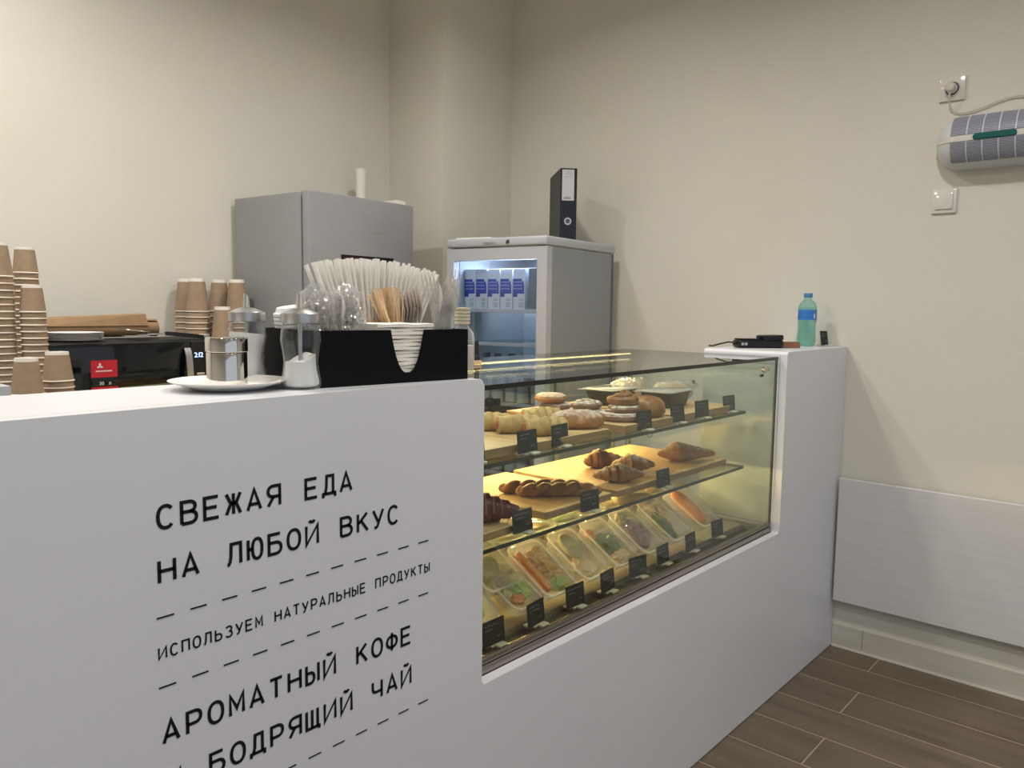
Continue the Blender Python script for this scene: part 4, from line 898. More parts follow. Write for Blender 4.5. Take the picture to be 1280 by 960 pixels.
t = price_tag(1.515, 1.475, CT + 0.0003, 'black price tag in a wooden clip on the glass top behind the organiser', rz=-0.15, w_=0.05, h_=0.058, seed=77, clip=False, group=None)
MB().box(-0.022, 0.026, -0.010, 0.010, 0, 0.010, bev=0.0015, seg=1).build('wooden_clip', M_stir, t)

# ================================================================== ON THE PEDESTAL
t = thing('payment_terminal', 'black card payment terminal lying on its side by a wooden block', 'payment terminal', (2.775, 1.225, ZC), math.radians(-42))
MB().box(-0.092, 0.082, -0.034, 0.036, 0.0, 0.030, bev=0.011, seg=3).build('body', M_black, t)
MB().box(0.000, 0.082, -0.030, 0.034, 0.026, 0.046, bev=0.006, seg=2, T=TR(0, 0, 0.0, 0, -0.03)).build('printer_cover', M_black, t)
MB().box(-0.085, -0.010, -0.028, 0.030, 0.0295, 0.0335, bev=0.0015, seg=1).build('keypad', M_blackm, t)
for dx in (-0.079, -0.066): MB().lathe([(0.0, 0), (0.0055, 0), (0.0055, 0.0012), (0, 0.0012)], 16, T=TR(dx, -0.0345, 0.015, PI / 2)).build('round_port', M_satin, t)
MB().tube([(-0.090, 0.0, 0.018), (-0.115, 0.01, 0.020), (-0.14, 0.03, 0.012), (-0.155, 0.06, 0.003), (-0.160, 0.085, 0.0028)], 0.0028, 8).build('cable', M_black, t)
tag(MB().box(-0.045, 0.045, -0.022, 0.022, 0, 0.022, bev=0.0015, seg=1).build('wooden_block', M_wood, loc=(2.862, 1.160, ZC), rz=math.radians(-42)), 'small reddish wooden block beside the black payment terminal', 'wood block')
t = thing('water_bottle', 'aqua plastic water bottle with blue cap and label on the pedestal', 'bottle', (3.070, 1.165, ZC))
MB().lathe([(0.0, 0.003), (0.022, 0.0), (0.031, 0.004), (0.0345, 0.014), (0.0345, 0.040), (0.033, 0.055), (0.033, 0.085), (0.0345, 0.095), (0.0345, 0.145), (0.0335, 0.156), (0.028, 0.168), (0.018, 0.178), (0.0135, 0.183), (0.0135, 0.190)], 36, cap1=False, flute=9, fa=0.012).build('bottle_body', M_pet, t)
MB().lathe([(0.0, 0.006), (0.024, 0.004), (0.0300, 0.016), (0.0300, 0.145), (0.028, 0.151), (0, 0.151)], 32).build('water', glassy('water', (0.86, 0.97, 0.95), body=(0.4, 0.75, 0.7), bodyfac=0.04), t)
lb = MB().lathe([(0.0352, 0.102), (0.0352, 0.142)], 36, cap0=False, cap1=False).build('label', M_label, t)
m = MB()
for a0, z0, z1, d in ((-2.05, 0.108, 0.126, 0.16),): m.add([(0.0356 * math.cos(a0 + d * i / 4), 0.0356 * math.sin(a0 + d * i / 4), z) for z in (z0, z1) for i in range(5)], [(i, i + 1, i + 6, i + 5) for i in range(4)], 0, True)
m.build('print', M_whiteink, lb)
m = MB(); m.add([(0.0353 * math.cos(-1.75 + 0.16 * i), 0.0353 * math.sin(-1.75 + 0.16 * i), z) for z in (0.092, 0.103) for i in range(6)], [(i, i + 1, i + 7, i + 6) for i in range(5)], 0, True); m.build('print', M_pink, lb)
MB().lathe([(0.0, 0.189), (0.0160, 0.189), (0.0165, 0.190), (0.0165, 0.204), (0.015, 0.2065), (0, 0.2065)], 32, flute=16, fa=0.01).build('cap', M_cap, t)
price_tag(3.135, 1.115, ZC, 'small black price tag leaning on its foot right of the water bottle', rz=math.radians(-25), w_=0.036, h_=0.056, seed=88, lean=-0.2, group=None)

# ================================================================== RIGHT WALL FITTINGS
t = thing('wall_socket', 'white square wall socket above the air unit, with a plug in it', 'socket', (XW, 0.727, 2.134))
MB().box(-0.010, 0, -0.041, 0.041, -0.041, 0.041, bev=0.003).build('frame', M_sock, t)
MB().lathe([(0.0, 0.010), (0.021, 0.0105), (0.0235, 0.0135), (0.025, 0.0135), (0.027, 0.010)], 32, T=TR(0, 0, 0, 0, -PI / 2)).build('socket_cup', M_sock, t)
MB().lathe([(0.0215, 0.0110), (0.0185, 0.0112)], 32, T=TR(0, 0, 0, 0, -PI / 2), cap0=False, cap1=False).build('recess_ring', M_blackm, t)
t2 = thing('power_plug', 'white round plug and cable running from the socket to the air unit', 'plug', (XW - 0.0135, 0.727, 2.134))
MB().lathe([(0.0175, 0.0), (0.0185, 0.003), (0.0165, 0.026), (0.012, 0.032), (0, 0.033)], 28, T=TR(0, 0, 0, 0, -PI / 2)).build('plug_body', M_cable, t2)
pts = [(-0.022, 0.0, -0.006), (-0.020, 0.002, -0.03), (-0.008, 0.002, -0.055), (0.000, -0.004, -0.072), (0.004, -0.02, -0.084), (0.004, -0.050, -0.088), (0.004, -0.10, -0.078), (0.004, -0.15, -0.062), (0.004, -0.19, -0.056), (0.003, -0.24, -0.062), (0.003, -0.30, -0.085), (0.002, -0.33, -0.110)]
sm = []
for i in range(len(pts) - 1):
    p0, p1, p2, p3 = [Vector(pts[max(0, min(len(pts) - 1, i + d))]) for d in (-1, 0, 1, 2)]
    for k in range(5):
        q = k / 5; sm.append(0.5 * ((2 * p1) + (p2 - p0) * q + (2 * p0 - 5 * p1 + 4 * p2 - p3) * q * q + (3 * p1 - p0 - 3 * p2 + p3) * q ** 3))
sm.append(Vector(pts[-1])); MB().tube(sm, 0.0028, 8).build('cable', M_cable, t2)
t = thing('light_switch', 'white square light switch on the right wall below the air unit', 'switch', (XW, 0.730, 1.744))
MB().box(-0.009, 0, -0.040, 0.040, -0.042, 0.042, bev=0.0025).build('frame', M_sock, t)
MB().box(-0.0135, -0.009, -0.028, 0.028, -0.028, 0.028, bev=0.0015, T=TR(0, 0, 0, 0, 0.03)).build('rocker', M_sock, t)
# air unit
ac = thing('wall_air_unit', 'white capsule-shaped air unit with blue-grey grille and teal handle on the right wall', 'air unit', (XW, 0.762, 1.938))
HD, DD, LN = 0.092, 0.115, 0.95
def acsec(q, grow=0.0, a0=-PI / 2, a1=PI / 2, n=20):
    s = min(q, LN - q); e = math.sqrt(max(0.0, 1 - (1 - min(s / 0.075, 1)) ** 2)) * 0.985 + 0.015
    return [(-(DD * (0.55 + 0.45 * e) + grow) * (max(0, math.cos(a)) ** 0.75) * (0.35 + 0.65 * e), -q, (HD + grow) * e * math.sin(a)) for a in [a0 + (a1 - a0) * k / n for k in range(n + 1)]]
qs = [0.0, 0.002, 0.006, 0.014, 0.026, 0.042, 0.058, 0.075, 0.2, 0.4, 0.6, LN - .075, LN - 0.058, LN - 0.04, LN - 0.02, LN - 0.006, LN]
MB().loft([acsec(q) for q in qs]).build('shell', M_acw, ac)
def strip(q0, q1, a0, a1, grow, m_, name, parent, nq=6, na=8):
    st_ = [q0] + [q for q in (0.002, 0.006, 0.014, 0.026, 0.042, 0.058, 0.064, 0.068, 0.072, 0.075, 0.2, 0.4, 0.6, LN - .075, LN - 0.058, LN - 0.04, LN - 0.02, LN - 0.006) if q0 < q < q1] + [q1]
    m = MB(); m.loft([acsec(q, grow, a0, a1, na) + acsec(q, grow - 0.003, a0, a1, na)[::-1] for q in st_]); return m.build(name, m_, parent)
strip(0.001, LN - 0.001, -0.10, 0.09, 0.0025, M_whiteink if False else M_sock, 'centre_band', ac, nq=30, na=3)
for a0, a1 in ((0.12, 1.05), (-0.95, -0.13)):
    g = strip(0.062, LN - 0.062, a0, a1, 0.0012, M_acg, 'grille', ac)
    m = MB(); n = 15
    for k in range(n):
        a = a0 + (a1 - a0) * (k + 0.5) / n
        m.loft([acsec(q, 0.0026, a - 0.009, a + 0.009, 1) + acsec(q, 0.0010, a - 0.009, a + 0.009, 1)[::-1] for q in (0.0625, 0.064, 0.068, 0.072, 0.075, 0.2, LN / 2, LN - 0.075)])
    m.build('fine_slat', M_acs, g, kind='stuff')
    for k in range(16):
        q = 0.110 + k * 0.0475
        strip(q, q + 0.0035, a0, a1, 0.0032, M_acw, 'grille_divider', g, nq=1)
m = MB(); T = TR(-DD - 0.003, -0.215, 0.0, 0, 0, 0)
m.loft([rrect(0.128 - 2 * d, 0.020 - 2 * d, 0.0095 - d, z) for d, z in ((0, 0), (0, 0.004), (0.003, 0.0065))], T=TR(-DD - 0.0005, -0.195, 0.0) @ TR(0, 0, 0, 0, -PI / 2) @ TR(0, 0, 0, 0, 0, PI / 2)); m.build('teal_handle', M_teal, ac)

# ================================================================== GREY FRIDGE
G = thing('grey_fridge', 'tall silver grey two-door fridge in the back corner', 'fridge', (1.829, 2.688, 0), math.radians(5.0))
MB().box(0.004, 0.594, 0.052, 0.495, 0.02, 1.797, bev=0.004).build('cabinet', M_fridge, G)
MB().box(0.012, 0.586, 0.040, 0.053, 0.06, 1.79).build('gasket', M_dgrey, G)
d1 = MB().box(0.0, 0.598, 0.0, 0.041, 0.90, 1.8, bev=0.006, seg=3).build('upper_door', M_fdoor, G)
d2 = MB().box(0.0, 0.598, 0.0, 0.041, 0.06, 0.89, bev=0.006, seg=3).build('lower_door', M_fdoor, G)
MB().box(0.01, 0.588, 0.02, 0.48, 0.0, 0.02).build('plinth', M_dgrey, G)
m = MB(); lettering(m, 'ATLANT', 0.330, 1.652, 0.014, 0.017, -0.0006, mono=False); m.build('maker_name', M_grey, d1)
t = thing('poster', 'dark maroon poster on the grey fridge door behind the straws', 'poster', (1.829, 2.688, 0), math.radians(5.0))
MB().box(0.165, 0.470, -0.0014, -0.0004, 1.30, 1.556).build('sheet', M_blackm, t)
m = MB(); m.lathe([(0, 0), (0.045, 0), (0.045, 0.0006), (0, 0.0006)], 9, T=TR(0.225, -0.0015, 1.505, PI / 2)); m.box(0.175, 0.30, -0.0021, -0.0015, 1.495, 1.548); m.build('picture', M_maroon, t)
t = thing('paper_roll', 'rolled white paper standing on the grey fridge against the wall', 'paper roll', (2.395, 3.085, 1.8003), 0.3)
m = MB(); m.tube([(0, 0, 0), (0, 0, 0.10), (0, 0, 0.195)], [0.026, 0.024, 0.027], 18, cap=False); m.tube([(0, 0, 0), (0, 0, 0.190)], [0.020, 0.021], 18, cap=False); m.build('sheet', M_paper, t)
tag(MB().box(-0.03, 0.03, -0.10, 0.10, 0, 0.018, bev=0.001, seg=1).build('flat_box', M_paper, loc=(2.36, 2.86, 1.8003), rz=0.06), 'small flat white box on the right edge of the grey fridge top', 'box')

# ================================================================== WHITE DISPLAY FRIDGE
DR = math.radians(7.3)
D = thing('display_fridge', 'white glass-door drinks fridge against the right wall', 'fridge', (2.508, 2.022, 0), DR)
dw, dd, dh = 0.518, 0.612, 1.640    # local x = depth, y = width (door at x 0)
m = MB()
m.box(0.045, dd - 0.006, 0.006, 0.026, 0.02, 1.600, 0); m.box(0.045, dd - 0.006, dw - 0.026, dw - 0.006, 0.02, 1.600, 0)
m.box(dd - 0.03, dd - 0.006, 0.006, dw - 0.006, 0.02, 1.600, 0); m.box(0.045, dd - 0.006, 0.006, dw - 0.006, 0.0, 0.12, 0)
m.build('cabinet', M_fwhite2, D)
m = MB(); m.box(0.05, dd - 0.031, 0.0265, 0.032, 0.12, 1.598, 0); m.box(0.05, dd - 0.031, dw - 0.032, dw - 0.0265, 0.12, 1.598); m.box(dd - 0.036, dd - 0.031, 0.032, dw - 0.032, 0.12, 1.598); m.box(0.05, dd - 0.036, 0.032, dw - 0.032, 1.585, 1.598)
m.build('liner', M_fin, D)
top = MB().box(-0.006, dd, 0.0, dw, 1.602, dh, bev=0.008, seg=3).build('top_slab', M_fwhite, D)
T = TR(-0.0068, 0.315, 1.611, 0, 0, -PI / 2); m = MB(); lettering(m, 'Бирюса', 0, 0, 0.013, 0.012, 0, T=T, mono=False)
m.box(0.115, 0.130, -0.0003, 0.0003, 0.0, 0.012, T=T); m.box(0.119, 0.133, -0.0003, 0.0003, 0.004, 0.017, T=T); m.build('maker_name', M_dgrey, top)
# door
m = MB(); zb, zt2 = 0.13, 1.598; fw_ = 0.048
m.box(0, 0.040, 0, fw_, zb, zt2); m.box(0, 0.040, dw - fw_ + 0.012, dw, zb, zt2); m.box(0, 0.040, fw_, dw - fw_ + 0.012, zt2 - 0.052, zt2); m.box(0, 0.040, fw_, dw - fw_ + 0.012, zb, zb + 0.06)
door = m.build('door', M_fwhite, D)
MB().box(0.014, 0.018, fw_ - 0.001, dw - fw_ + 0.013, zb + 0.058, zt2 - 0.050).build('glass_pane', glassy('fridge_glass', (0.86, 0.90, 0.93)), door)
MB().lathe([(0, 0), (0.004, 0), (0.004, 0.002), (0, 0.002)], 12, T=TR(-0.0002, 0.024, 1.30, 0, -PI / 2)).build('door_lock', M_chrome, door)
lampb = MB().box(0.10, 0.30, 0.17, 0.31, 1.572, 1.585, bev=0.003).build('lamp_cover', M_ledw, D)
l = bpy.data.lights.new('fridge_lamp', 'AREA'); l.shape = 'RECTANGLE'; l.size = 0.12; l.size_y = 0.18; l.energy = 4.5; l.color = (0.72, 0.84, 1.0)
lo = bpy.data.objects.new('fridge_lamp', l); COL.objects.link(lo); lo.parent = D; lo.location = (0.16, 0.24, 1.570)
SH = (1.335, 1.190, 0.930, 0.62, 0.35)
for z in SH:
    s_ = MB().box(0.055, 0.52, 0.034, dw - 0.034, z - 0.006, z, bev=0.002, seg=1).build('shelf', M_shelfg, D)
    MB().box(0.048, 0.056, 0.034, dw - 0.034, z - 0.012, z + 0.004, bev=0.001, seg=1).build('shelf_trim', M_fwhite, s_)
def DW(lx, ly, z): c, s = math.cos(DR), math.sin(DR); return (2.508 + lx * c - ly * s, 2.022 + lx * s + ly * c, z)
# cartons
def carton():
    t = thing('milk_carton', '', 'carton', (0, 0, 0), DR, 'milk cartons on the top fridge shelf')
    MB().box(-0.031, 0.031, -0.031, 0.031, 0, 0.178, bev=0.002, seg=1).build('carton_body', M_carton, t)
    m = MB()  # front faces -x ; u runs along -y
    F = lambda y0, y1, z0, z1, mi: m.box(-0.0318, -0.0311, -y1, -y0, z0, z1, mi)
    F(-0.030, 0.014, 0.124, 0.134, 0); F(-0.030, 0.024, 0.112, 0.124, 0); F(-0.030, 0.027, 0.070, 0.112, 0); F(-0.030, -0.008, 0.056, 0.070, 0)
    m.build('blue_print', M_blue, t)
    m = MB(); F = lambda y0, y1, z0, z1: m.box(-0.0324, -0.0319, -y1, -y0, z0, z1)
    for z in (0.118, 0.104, 0.089): F(-0.026, 0.018, z, z + 0.0042)
    m.build('pale_print', M_lblue, t)
    m = MB()
    for z in (0.046, 0.040, 0.030, 0.024, 0.018, 0.012): m.box(-0.0318, -0.0311, -0.022, 0.000, z, z + 0.0022)
    m.build('grey_print', M_grey, t); return t
c0 = carton(); cy = [0.455, 0.390, 0.325, 0.258, 0.190]
names = ['leftmost white and blue milk carton on the top fridge shelf', 'second white and blue milk carton from the left in the fridge', 'middle white and blue milk carton in the fridge', 'fourth white and blue milk carton from the left in the fridge', 'fifth white and blue milk carton, beside the shaded grey-blue one']
for i, yy in enumerate(cy):
    if i == 0: c0.location = DW(0.115, yy, SH[0] + 0.0004); c0['label'] = names[0]
    else: dup(c0, DW(0.115, yy, SH[0] + 0.0004), DR + (0.03, -.02, .02, .0, -.03)[i], names[i])
    dup(c0, DW(0.190, yy, SH[0] + 0.0004), DR, 'rear milk carton behind the ' + ('leftmost', 'second', 'middle', 'fourth', 'fifth')[i] + ' front carton from the left')
t = thing('turned_carton', 'shaded grey-blue side of a turned carton at the right of the top fridge shelf', 'carton', DW(0.125, 0.112, SH[0] + 0.0004), DR)
MB().box(-0.035, 0.04, -0.040, 0.035, 0, 0.180, bev=0.002, seg=1).build('carton_body', mat('shaded_carton_side', (0.16, 0.19, 0.26), 0.5), t)  # blue shade on the turned side is put into its base colour
m = MB()
for z in (0.13, 0.10, 0.09, 0.08, 0.06, 0.05, 0.03): m.box(-0.0358, -0.0351, -0.03, 0.02, z, z + 0.003)
m.build('small_print', M_grey, t)
# small pots on the shelf at the counter's height, bottles below
pot = thing('drink_bottle', '', 'bottle', (0, 0, 0), DR, 'small dark-capped bottles in the drinks fridge')
MB().lathe([(0.0, 0), (0.025, 0), (0.028, 0.003), (0.028, 0.130), (0.022, 0.160), (0.013, 0.185), (0.0125, 0.195)], 20).build('bottle_body', mat('pale_bottle', (0.55, 0.56, 0.50), 0.3), pot)
MB().lathe([(0.0284, 0.045), (0.0284, 0.105)], 20, cap0=False, cap1=False).build('print_band', M_grey, pot)
MB().lathe([(0.0155, 0.190), (0.0160, 0.192), (0.0160, 0.212), (0.0, 0.213)], 20).build('bottle_cap', M_dgrey, pot)
pnames = ['leftmost', 'second from the left', 'third from the left', 'third from the right', 'second from the right', 'rightmost']
for r_, (zz, rn) in enumerate(((0.930, 'middle'), (0.620, 'lower'))):
    for i in range(6):
        l = DW(0.10 + 0.01 * (i % 2), 0.445 - i * 0.068, zz + 0.0004)
        lb = pnames[i] + ' dark-capped bottle on the ' + rn + ' fridge shelf'
        if i == 0 and r_ == 0: pot.location = l; pot['label'] = lb
        else: dup(pot, l, DR, lb)
# ================================================================== BACK WORKTOP
wt = thing('back_worktop', 'dark work table along the back wall carrying the microwave and paper cups', 'table', (0, 0, 0))
MB().box(-1.4, 1.79, 2.30, 3.20, 0.868, 0.900, bev=0.002, seg=1).build('table_top', M_rail, wt)
for x in (-1.36, 0.2, 1.75):
    for y in (2.34, 3.16): MB().box(x - 0.02, x + 0.02, y - 0.02, y + 0.02, 0, 0.867).build('leg', M_dgrey, wt)
WZ = 0.9004
MW = thing('microwave', 'black microwave oven with silver handle and red stickers on the back table', 'microwave', (0.846, 2.60, WZ))
mw_, md, mh = 0.556, 0.34, 0.320
MB().box(0, mw_, 0.022, md, 0.012, mh, bev=0.004).build('housing', M_blackm, MW)
mdr = MB().box(0.002, 0.442, 0.0, 0.022, 0.014, mh - 0.003, bev=0.003).build('door', mat('black_glass', (0.004, 0.004, 0.005), 0.06, spec=0.6), MW)
MB().box(0.444, mw_ - 0.002, 0.0, 0.022, 0.014, mh - 0.003, bev=0.003).build('control_panel', M_black, MW)
for x in (0.05, mw_ - 0.05):
    for y in (0.05, md - 0.05): MB().lathe([(0.015, 0), (0.015, 0.0125)], 12, T=TR(x, y, 0)).build('foot', M_blackm, MW)
m = MB()
for z in range(8): m.box(0.020, 0.026, -0.0005, 0.0005, 0.18 + z * 0.015, 0.1825 + z * 0.015)
m.build('vent_slot', M_dgrey, mdr, kind='stuff')
hp = []
for i in range(13):
    q = i / 12; z = 0.05 + 0.245 * q; y = -0.004 - 0.020 * math.sin(PI * q) ** 0.5; hp.append([(0.428 + dx, y + dy, z) for dx, dy in ((-0.011, 0.004), (-0.011, -0.002), (0.011, -0.002), (0.011, 0.004))])
MB().loft(hp).build('handle', M_satin, mdr)
ky = TR(0, -0.0006, 0)
m = MB(); lettering(m, '2:12', 0.455, 0.262, 0.017, 0.013, -0.001, mono=False); m.build('clock_display', M_digit, MW)
for r in range(3):
    for c in range(2): MB().box(0.462 + c * 0.042, 0.490 + c * 0.042, -0.002, 0.001, 0.200 - r * 0.024, 0.208 - r * 0.024, bev=0.001, seg=1).build('button', M_satin, MW)
MB().lathe([(0.0, 0), (0.018, 0.0), (0.018, 0.014), (0.016, 0.016), (0, 0.016)], 24, T=TR(0.500, 0.0, 0.128, PI / 2)).build('dial', M_satin, MW)
# stickers
for z0, z1, lb in ((0.210, 0.264, 'upper'), (0.125, 0.180, 'lower')):
    s_ = MB().box(0.118, 0.198, -0.0010, -0.0003, z0, z1).build('red_sticker', M_red, mdr)
    if lb == 'upper':
        m = MB()
        for a in (PI / 2, PI / 2 + 2 * PI / 3, PI / 2 + 4 * PI / 3):
            c = (0.145 + 0.005 * math.cos(a), 0.246 + 0.005 * math.sin(a)); d = (math.cos(a) * 0.006, math.sin(a) * 0.006); e = (-math.sin(a) * 0.0035, math.cos(a) * 0.0035)
            m.add([(c[0] - d[0], -0.0016, c[1] - d[1]), (c[0] + e[0], -0.0016, c[1] + e[1]), (c[0] + d[0], -0.0016, c[1] + d[1]), (c[0] - e[0], -0.0016, c[1] - e[1])], [(0, 1, 2, 3)])
        m.build('emblem', M_whiteink, s_)
        m = MB()
        for k in range(9): m.box(0.132 + k * 0.0056, 0.136 + k * 0.0056, -0.0016, -0.0011, 0.228, 0.2325)
        m.build('small_print', M_whiteink, s_)
    else:
        m = MB(); lettering(m, 'Гриль', 0.141, 0.158, 0.009, 0.009, -0.0016, mono=False)
        m.box(0.130, 0.136, -0.0016, -0.0011, 0.140, 0.148); m.box(0.155, 0.160, -0.0016, -0.0011, 0.136, 0.149); m.lathe([(0.004, 0), (0.0055, 0)], 14, T=TR(0.182, -0.0016, 0.144, PI / 2), cap0=False, cap1=False)
        m.build('print', M_whiteink, s_)
m = MB(); lettering(m, '30 л', 0.142, 0.186, 0.011, 0.012, -0.001, mono=False); m.build('print', M_whiteink, mdr)
# paper plates on the microwave
MZ = WZ + mh + 0.0004
pp = thing('stacked_plate', '', 'plate', (0, 0, 0), 0, 'paper plates on the microwave')
MB().lathe([(0.0, 0), (0.060, 0.0), (0.066, 0.001), (0.078, 0.006), (0.084, 0.0065), (0.084, 0.0072), (0.065, 0.0022), (0.0, 0.0018)], 40).build('plate_disc', M_pplate, pp)
for k in range(8):
    l = (0.960 + 0.0004 * k, 2.715, MZ + k * 0.0032)
    if k == 7: pp.location = l; pp['label'] = 'topmost white paper plate of the stack on the microwave'
    else: dup(pp, l, 0.0, ORD[7 - k] + ' white paper plate from the top of the stack on the microwave')
pp.scale = (1, 1, 1)
# brown paper roll
t = thing('brown_paper_roll', 'loosely rolled brown wrapping paper lying on the microwave', 'paper roll', (0.90, 2.862, MZ))
m = MB()
def spiral(r0, turns, n):
    return [((r0 + 0.006 * k / n * turns) * math.cos(2 * PI * turns * k / n + 2.2), (r0 + 0.006 * k / n * turns) * math.sin(2 * PI * turns * k / n + 2.2)) for k in range(n + 1)]
sp_ = spiral(0.022, 2.0, 48); R_ = max(math.hypot(a, b) for a, b in sp_) + 0.001
vs = []; N_ = len(sp_)
for x in (0.0, 0.39):
    for a, b in sp_: vs.append((x, a, b + R_))
m.add(vs, [(k, k + 1, N_ + k + 1, N_ + k) for k in range(N_ - 1)], 0, True)
m.build('roll', M_kpaper, t)
fl = [(0.012, -0.020, 2 * R_ - 0.002), (0.345, -0.020, 2 * R_ + 0.016), (0.355, 0.03, 2 * R_ + 0.018), (0.005, 0.02, 2 * R_ + 0.003), (0.012, -0.0315, R_ + 0.010), (0.350, -0.0315, R_ + 0.010)]
MB().add(fl, [(0, 1, 2, 3), (4, 5, 1, 0)]).build('loose_flap', M_kpaper, t)
# forks and knife on the microwave
def steel_tool(x, y, rz, label, head):
    t = thing('serving_utensil', label, 'utensil', (x, y, MZ), rz)
    m = MB(); m.loft([[(xx, -w_, z), (xx, w_, z), (xx, w_ * 0.8, z + 0.012), (xx, -w_ * 0.8, z + 0.012)] for xx, w_, z in ((0.05, 0.006, 0.016), (0.09, 0.011, 0.012), (0.15, 0.011, 0.006), (0.18, 0.008, 0.001))]); m.build('handle', M_black, t)
    m = MB(); m.box(-0.01, 0.065, -0.004, 0.004, 0.018, 0.022)
    if head == 'fork':
        for k in range(4): m.box(-0.085, -0.035, -0.016 + k * 0.0095, -0.0115 + k * 0.0095, 0.014, 0.0175)
        m.box(-0.038, -0.008, -0.018, 0.018, 0.015, 0.020)
    else: m.box(-0.085, -0.008, -0.028, 0.028, 0.020, 0.0225, bev=0.0006, seg=1, T=TR(0, 0, 0.004, 0, 0.12))
    m.build('steel_head', M_satin, t)
    MB().lathe([(0.0, 0), (0.008, 0), (0.008, 0.012), (0, 0.012)], 14, T=TR(0.180, 0, 0.008, 0, PI / 2)).build('end_cap', M_chrome, t)
steel_tool(1.180, 2.665, -0.10, 'lower black-handled serving fork lying on the microwave', 'fork')
steel_tool(1.205, 2.715, -0.25, 'black-handled spatula lying behind the serving fork on the microwave', 'spatula')

# ------------------------------------------------------------------ paper cups, upside down
def cup_proto(R, r, h, label):
    t = thing('paper_cup', label, 'cup', (0, 0, 0))
    m = MB(); m.lathe([(R, 0.004), (r + (R - r) * 0.12, h * 0.90)], 28, cap0=False, cap1=False); m.build('kraft_sleeve', M_kraft, t)
    m = MB(); m.lathe([(R + 0.001, 0.0), (R + 0.0022, 0.001), (R + 0.0022, 0.003), (R + 0.0005, 0.0045)], 28, cap0=False, cap1=False); m.build('rolled_rim', M_crim, t)
    m = MB(); m.lathe([(r + (R - r) * 0.11, h * 0.90), (r, h), (r - 0.0015, h), (r - 0.002, h - 0.005), (0, h - 0.005)], 28, cap0=False, cap1=False); m.build('cup_base', M_cbase, t)
    return t
BIG = cup_proto(0.0445, 0.030, 0.134, 'x'); MED = cup_proto(0.039, 0.027, 0.098, 'x'); SML = cup_proto(0.0335, 0.0255, 0.078, 'x'); SHT = cup_proto(0.0385, 0.0285, 0.082, 'x')
used = set()
def stack(pro, x, y, ztop, h, sp_, z0, desc, rz=0.0):
    n = max(1, int(round((ztop - h - z0) / sp_)) + 1); rd = random.Random(int(x * 999))
    step = (ztop - h - z0) / max(1, n - 1)
    for k in range(n):
        z = z0 + k * step; l = (x + rd.uniform(-.0006, .0006), y + rd.uniform(-.0006, .0006), z)
        lb = ('topmost kraft paper cup of the ' if k == n - 1 else ORD[n - 1 - k] + ' kraft cup from top of the ') + desc
        g = 'paper cups in the ' + desc
        if pro.name not in used: used.add(pro.name); pro.location = l; pro['label'] = lb; pro['group'] = g
        else: dup(pro, l, rd.uniform(0, 6), lb, g)
stack(MED, 0.712, 2.56, 1.512, 0.098, 0.0200, WZ, 'tall stack cut by the left picture edge')
stack(SML, 0.811, 2.65, 1.507, 0.078, 0.0185, WZ, 'second tall stack from the left')
stack(SML, 0.790, 2.535, 1.393, 0.078, 0.0188, WZ, 'medium stack before the tall left ones')
stack(MED, 0.704, 2.330, 1.199, 0.098, 0.0190, WZ, 'short stack next to the white box')
stack(SHT, 0.798, 2.385, 1.209, 0.082, 0.0190, WZ, 'short stack in front of the microwave')
stack(BIG, 1.545, 3.142, 1.446, 0.134, 0.0235, WZ, 'leftmost tall stack right of the brown paper')
stack(BIG, 1.538, 3.038, 1.446, 0.134, 0.0235, WZ, 'second tall stack right of the brown paper')
stack(BIG, 1.690, 3.142, 1.447, 0.134, 0.0235, WZ, 'third tall stack right of the brown paper')
stack(BIG, 1.712, 3.040, 1.447, 0.134, 0.0235, WZ, 'rightmost tall stack beside the grey fridge')
stack(BIG, 1.600, 2.955, 1.335, 0.134, 0.0235, WZ, 'low stack in front of the right ones')
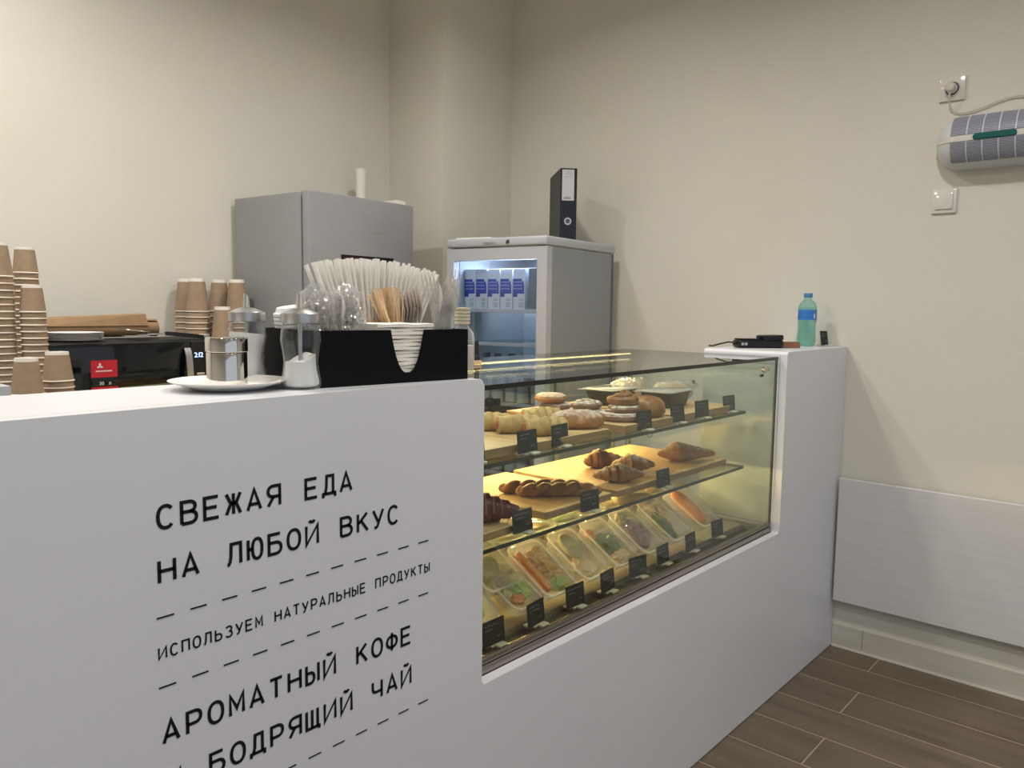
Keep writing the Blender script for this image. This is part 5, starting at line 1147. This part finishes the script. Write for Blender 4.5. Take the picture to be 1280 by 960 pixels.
# white box at the left picture edge
t = thing('white_dispenser_box', 'white box with a round grey opening on top at the left picture edge', 'box', (0.46, 1.86, 0))
MB().box(-0.16, 0.055, -0.06, 0.14, 0.902, 1.178, bev=0.003).build('box_body', M_fwhite, t)
MB().lathe([(0.030, 0.0), (0.034, 0.003), (0.024, 0.004), (0.022, 0.001), (0, 0.001)], 24, T=TR(0.0, 0.02, 1.178)).build('round_opening', M_grey, t)
wt2 = thing('under_counter_shelf', 'low white work shelf behind the service counter, hidden below its top', 'shelf', (0, 0, 0))
MB().box(-1.3, 0.56, 1.75, 2.05, 0.87, 0.9015).build('shelf_top', M_fwhite, wt2)
for x in (-1.26, 0.52):
    for y in (1.78, 2.02): MB().box(x - 0.015, x + 0.015, y - 0.015, y + 0.015, 0, 0.87).build('leg', M_fwhite, wt2)
# binder on the display fridge
bp = (2.777, 2.172, dh + 0.0004)
t = thing('ring_binder', 'black ring binder with white spine label on the display fridge', 'binder', bp, math.radians(-42))
# spine faces -y; local x = spine width, y = depth
MB().box(0, 0.004, 0.0, 0.275, 0, 0.318, bev=0.001, seg=1).build('cover', mat('binder_grey', (0.055, 0.056, 0.052), 0.6), t)
MB().box(0.071, 0.075, 0.0, 0.275, 0, 0.318, bev=0.001, seg=1).build('cover', M_blackm, t)
spn = MB().box(0.0, 0.075, -0.003, 0.001, 0, 0.318, bev=0.001, seg=1).build('spine', mat('binder_gloss', (0.004, 0.005, 0.008), 0.1, spec=0.6), t)
MB().box(0.006, 0.069, 0.010, 0.26, 0.004, 0.30).build('paper_block', M_paper, t)
sl = MB().box(0.008, 0.062, -0.0042, -0.0032, 0.178, 0.312).build('spine_label', mat('grey_label', (0.50, 0.50, 0.53), 0.2), spn)
m = MB(); m.box(0.018, 0.052, -0.0048, -0.0043, 0.292, 0.294); m.box(0.018, 0.052, -0.0048, -0.0043, 0.280, 0.2812); m.box(0.016, 0.046, -0.0048, -0.0043, 0.184, 0.194); m.box(0.030, 0.040, -0.0048, -0.0043, 0.300, 0.304); m.build('print', M_grey, sl)
rg = MB().lathe([(0.010, 0.0), (0.0105, 0.002), (0.016, 0.002), (0.017, 0.0)], 28, T=TR(0.036, -0.0034, 0.088, PI / 2), cap0=False, cap1=False).build('finger_ring', M_chrome, spn)
MB().lathe([(0, 0.0006), (0.0105, 0.0006)], 24, T=TR(0.036, -0.0032, 0.088, PI / 2), cap1=False).build('ring_hole', M_dgrey, spn)
tag(MB().box(-0.10, 0.10, -0.09, 0.09, 0, 0.006, bev=0.001, seg=1).build('paper_sheaf', M_paper, loc=DW(0.12, 0.40, dh + 0.0004), rz=DR + 0.1), 'thin sheaf of white paper lying on the display fridge', 'paper')

# everything set: drop construction leftovers
for o in list(bpy.data.objects):
    if o.get('label') == '': o['label'] = o.name
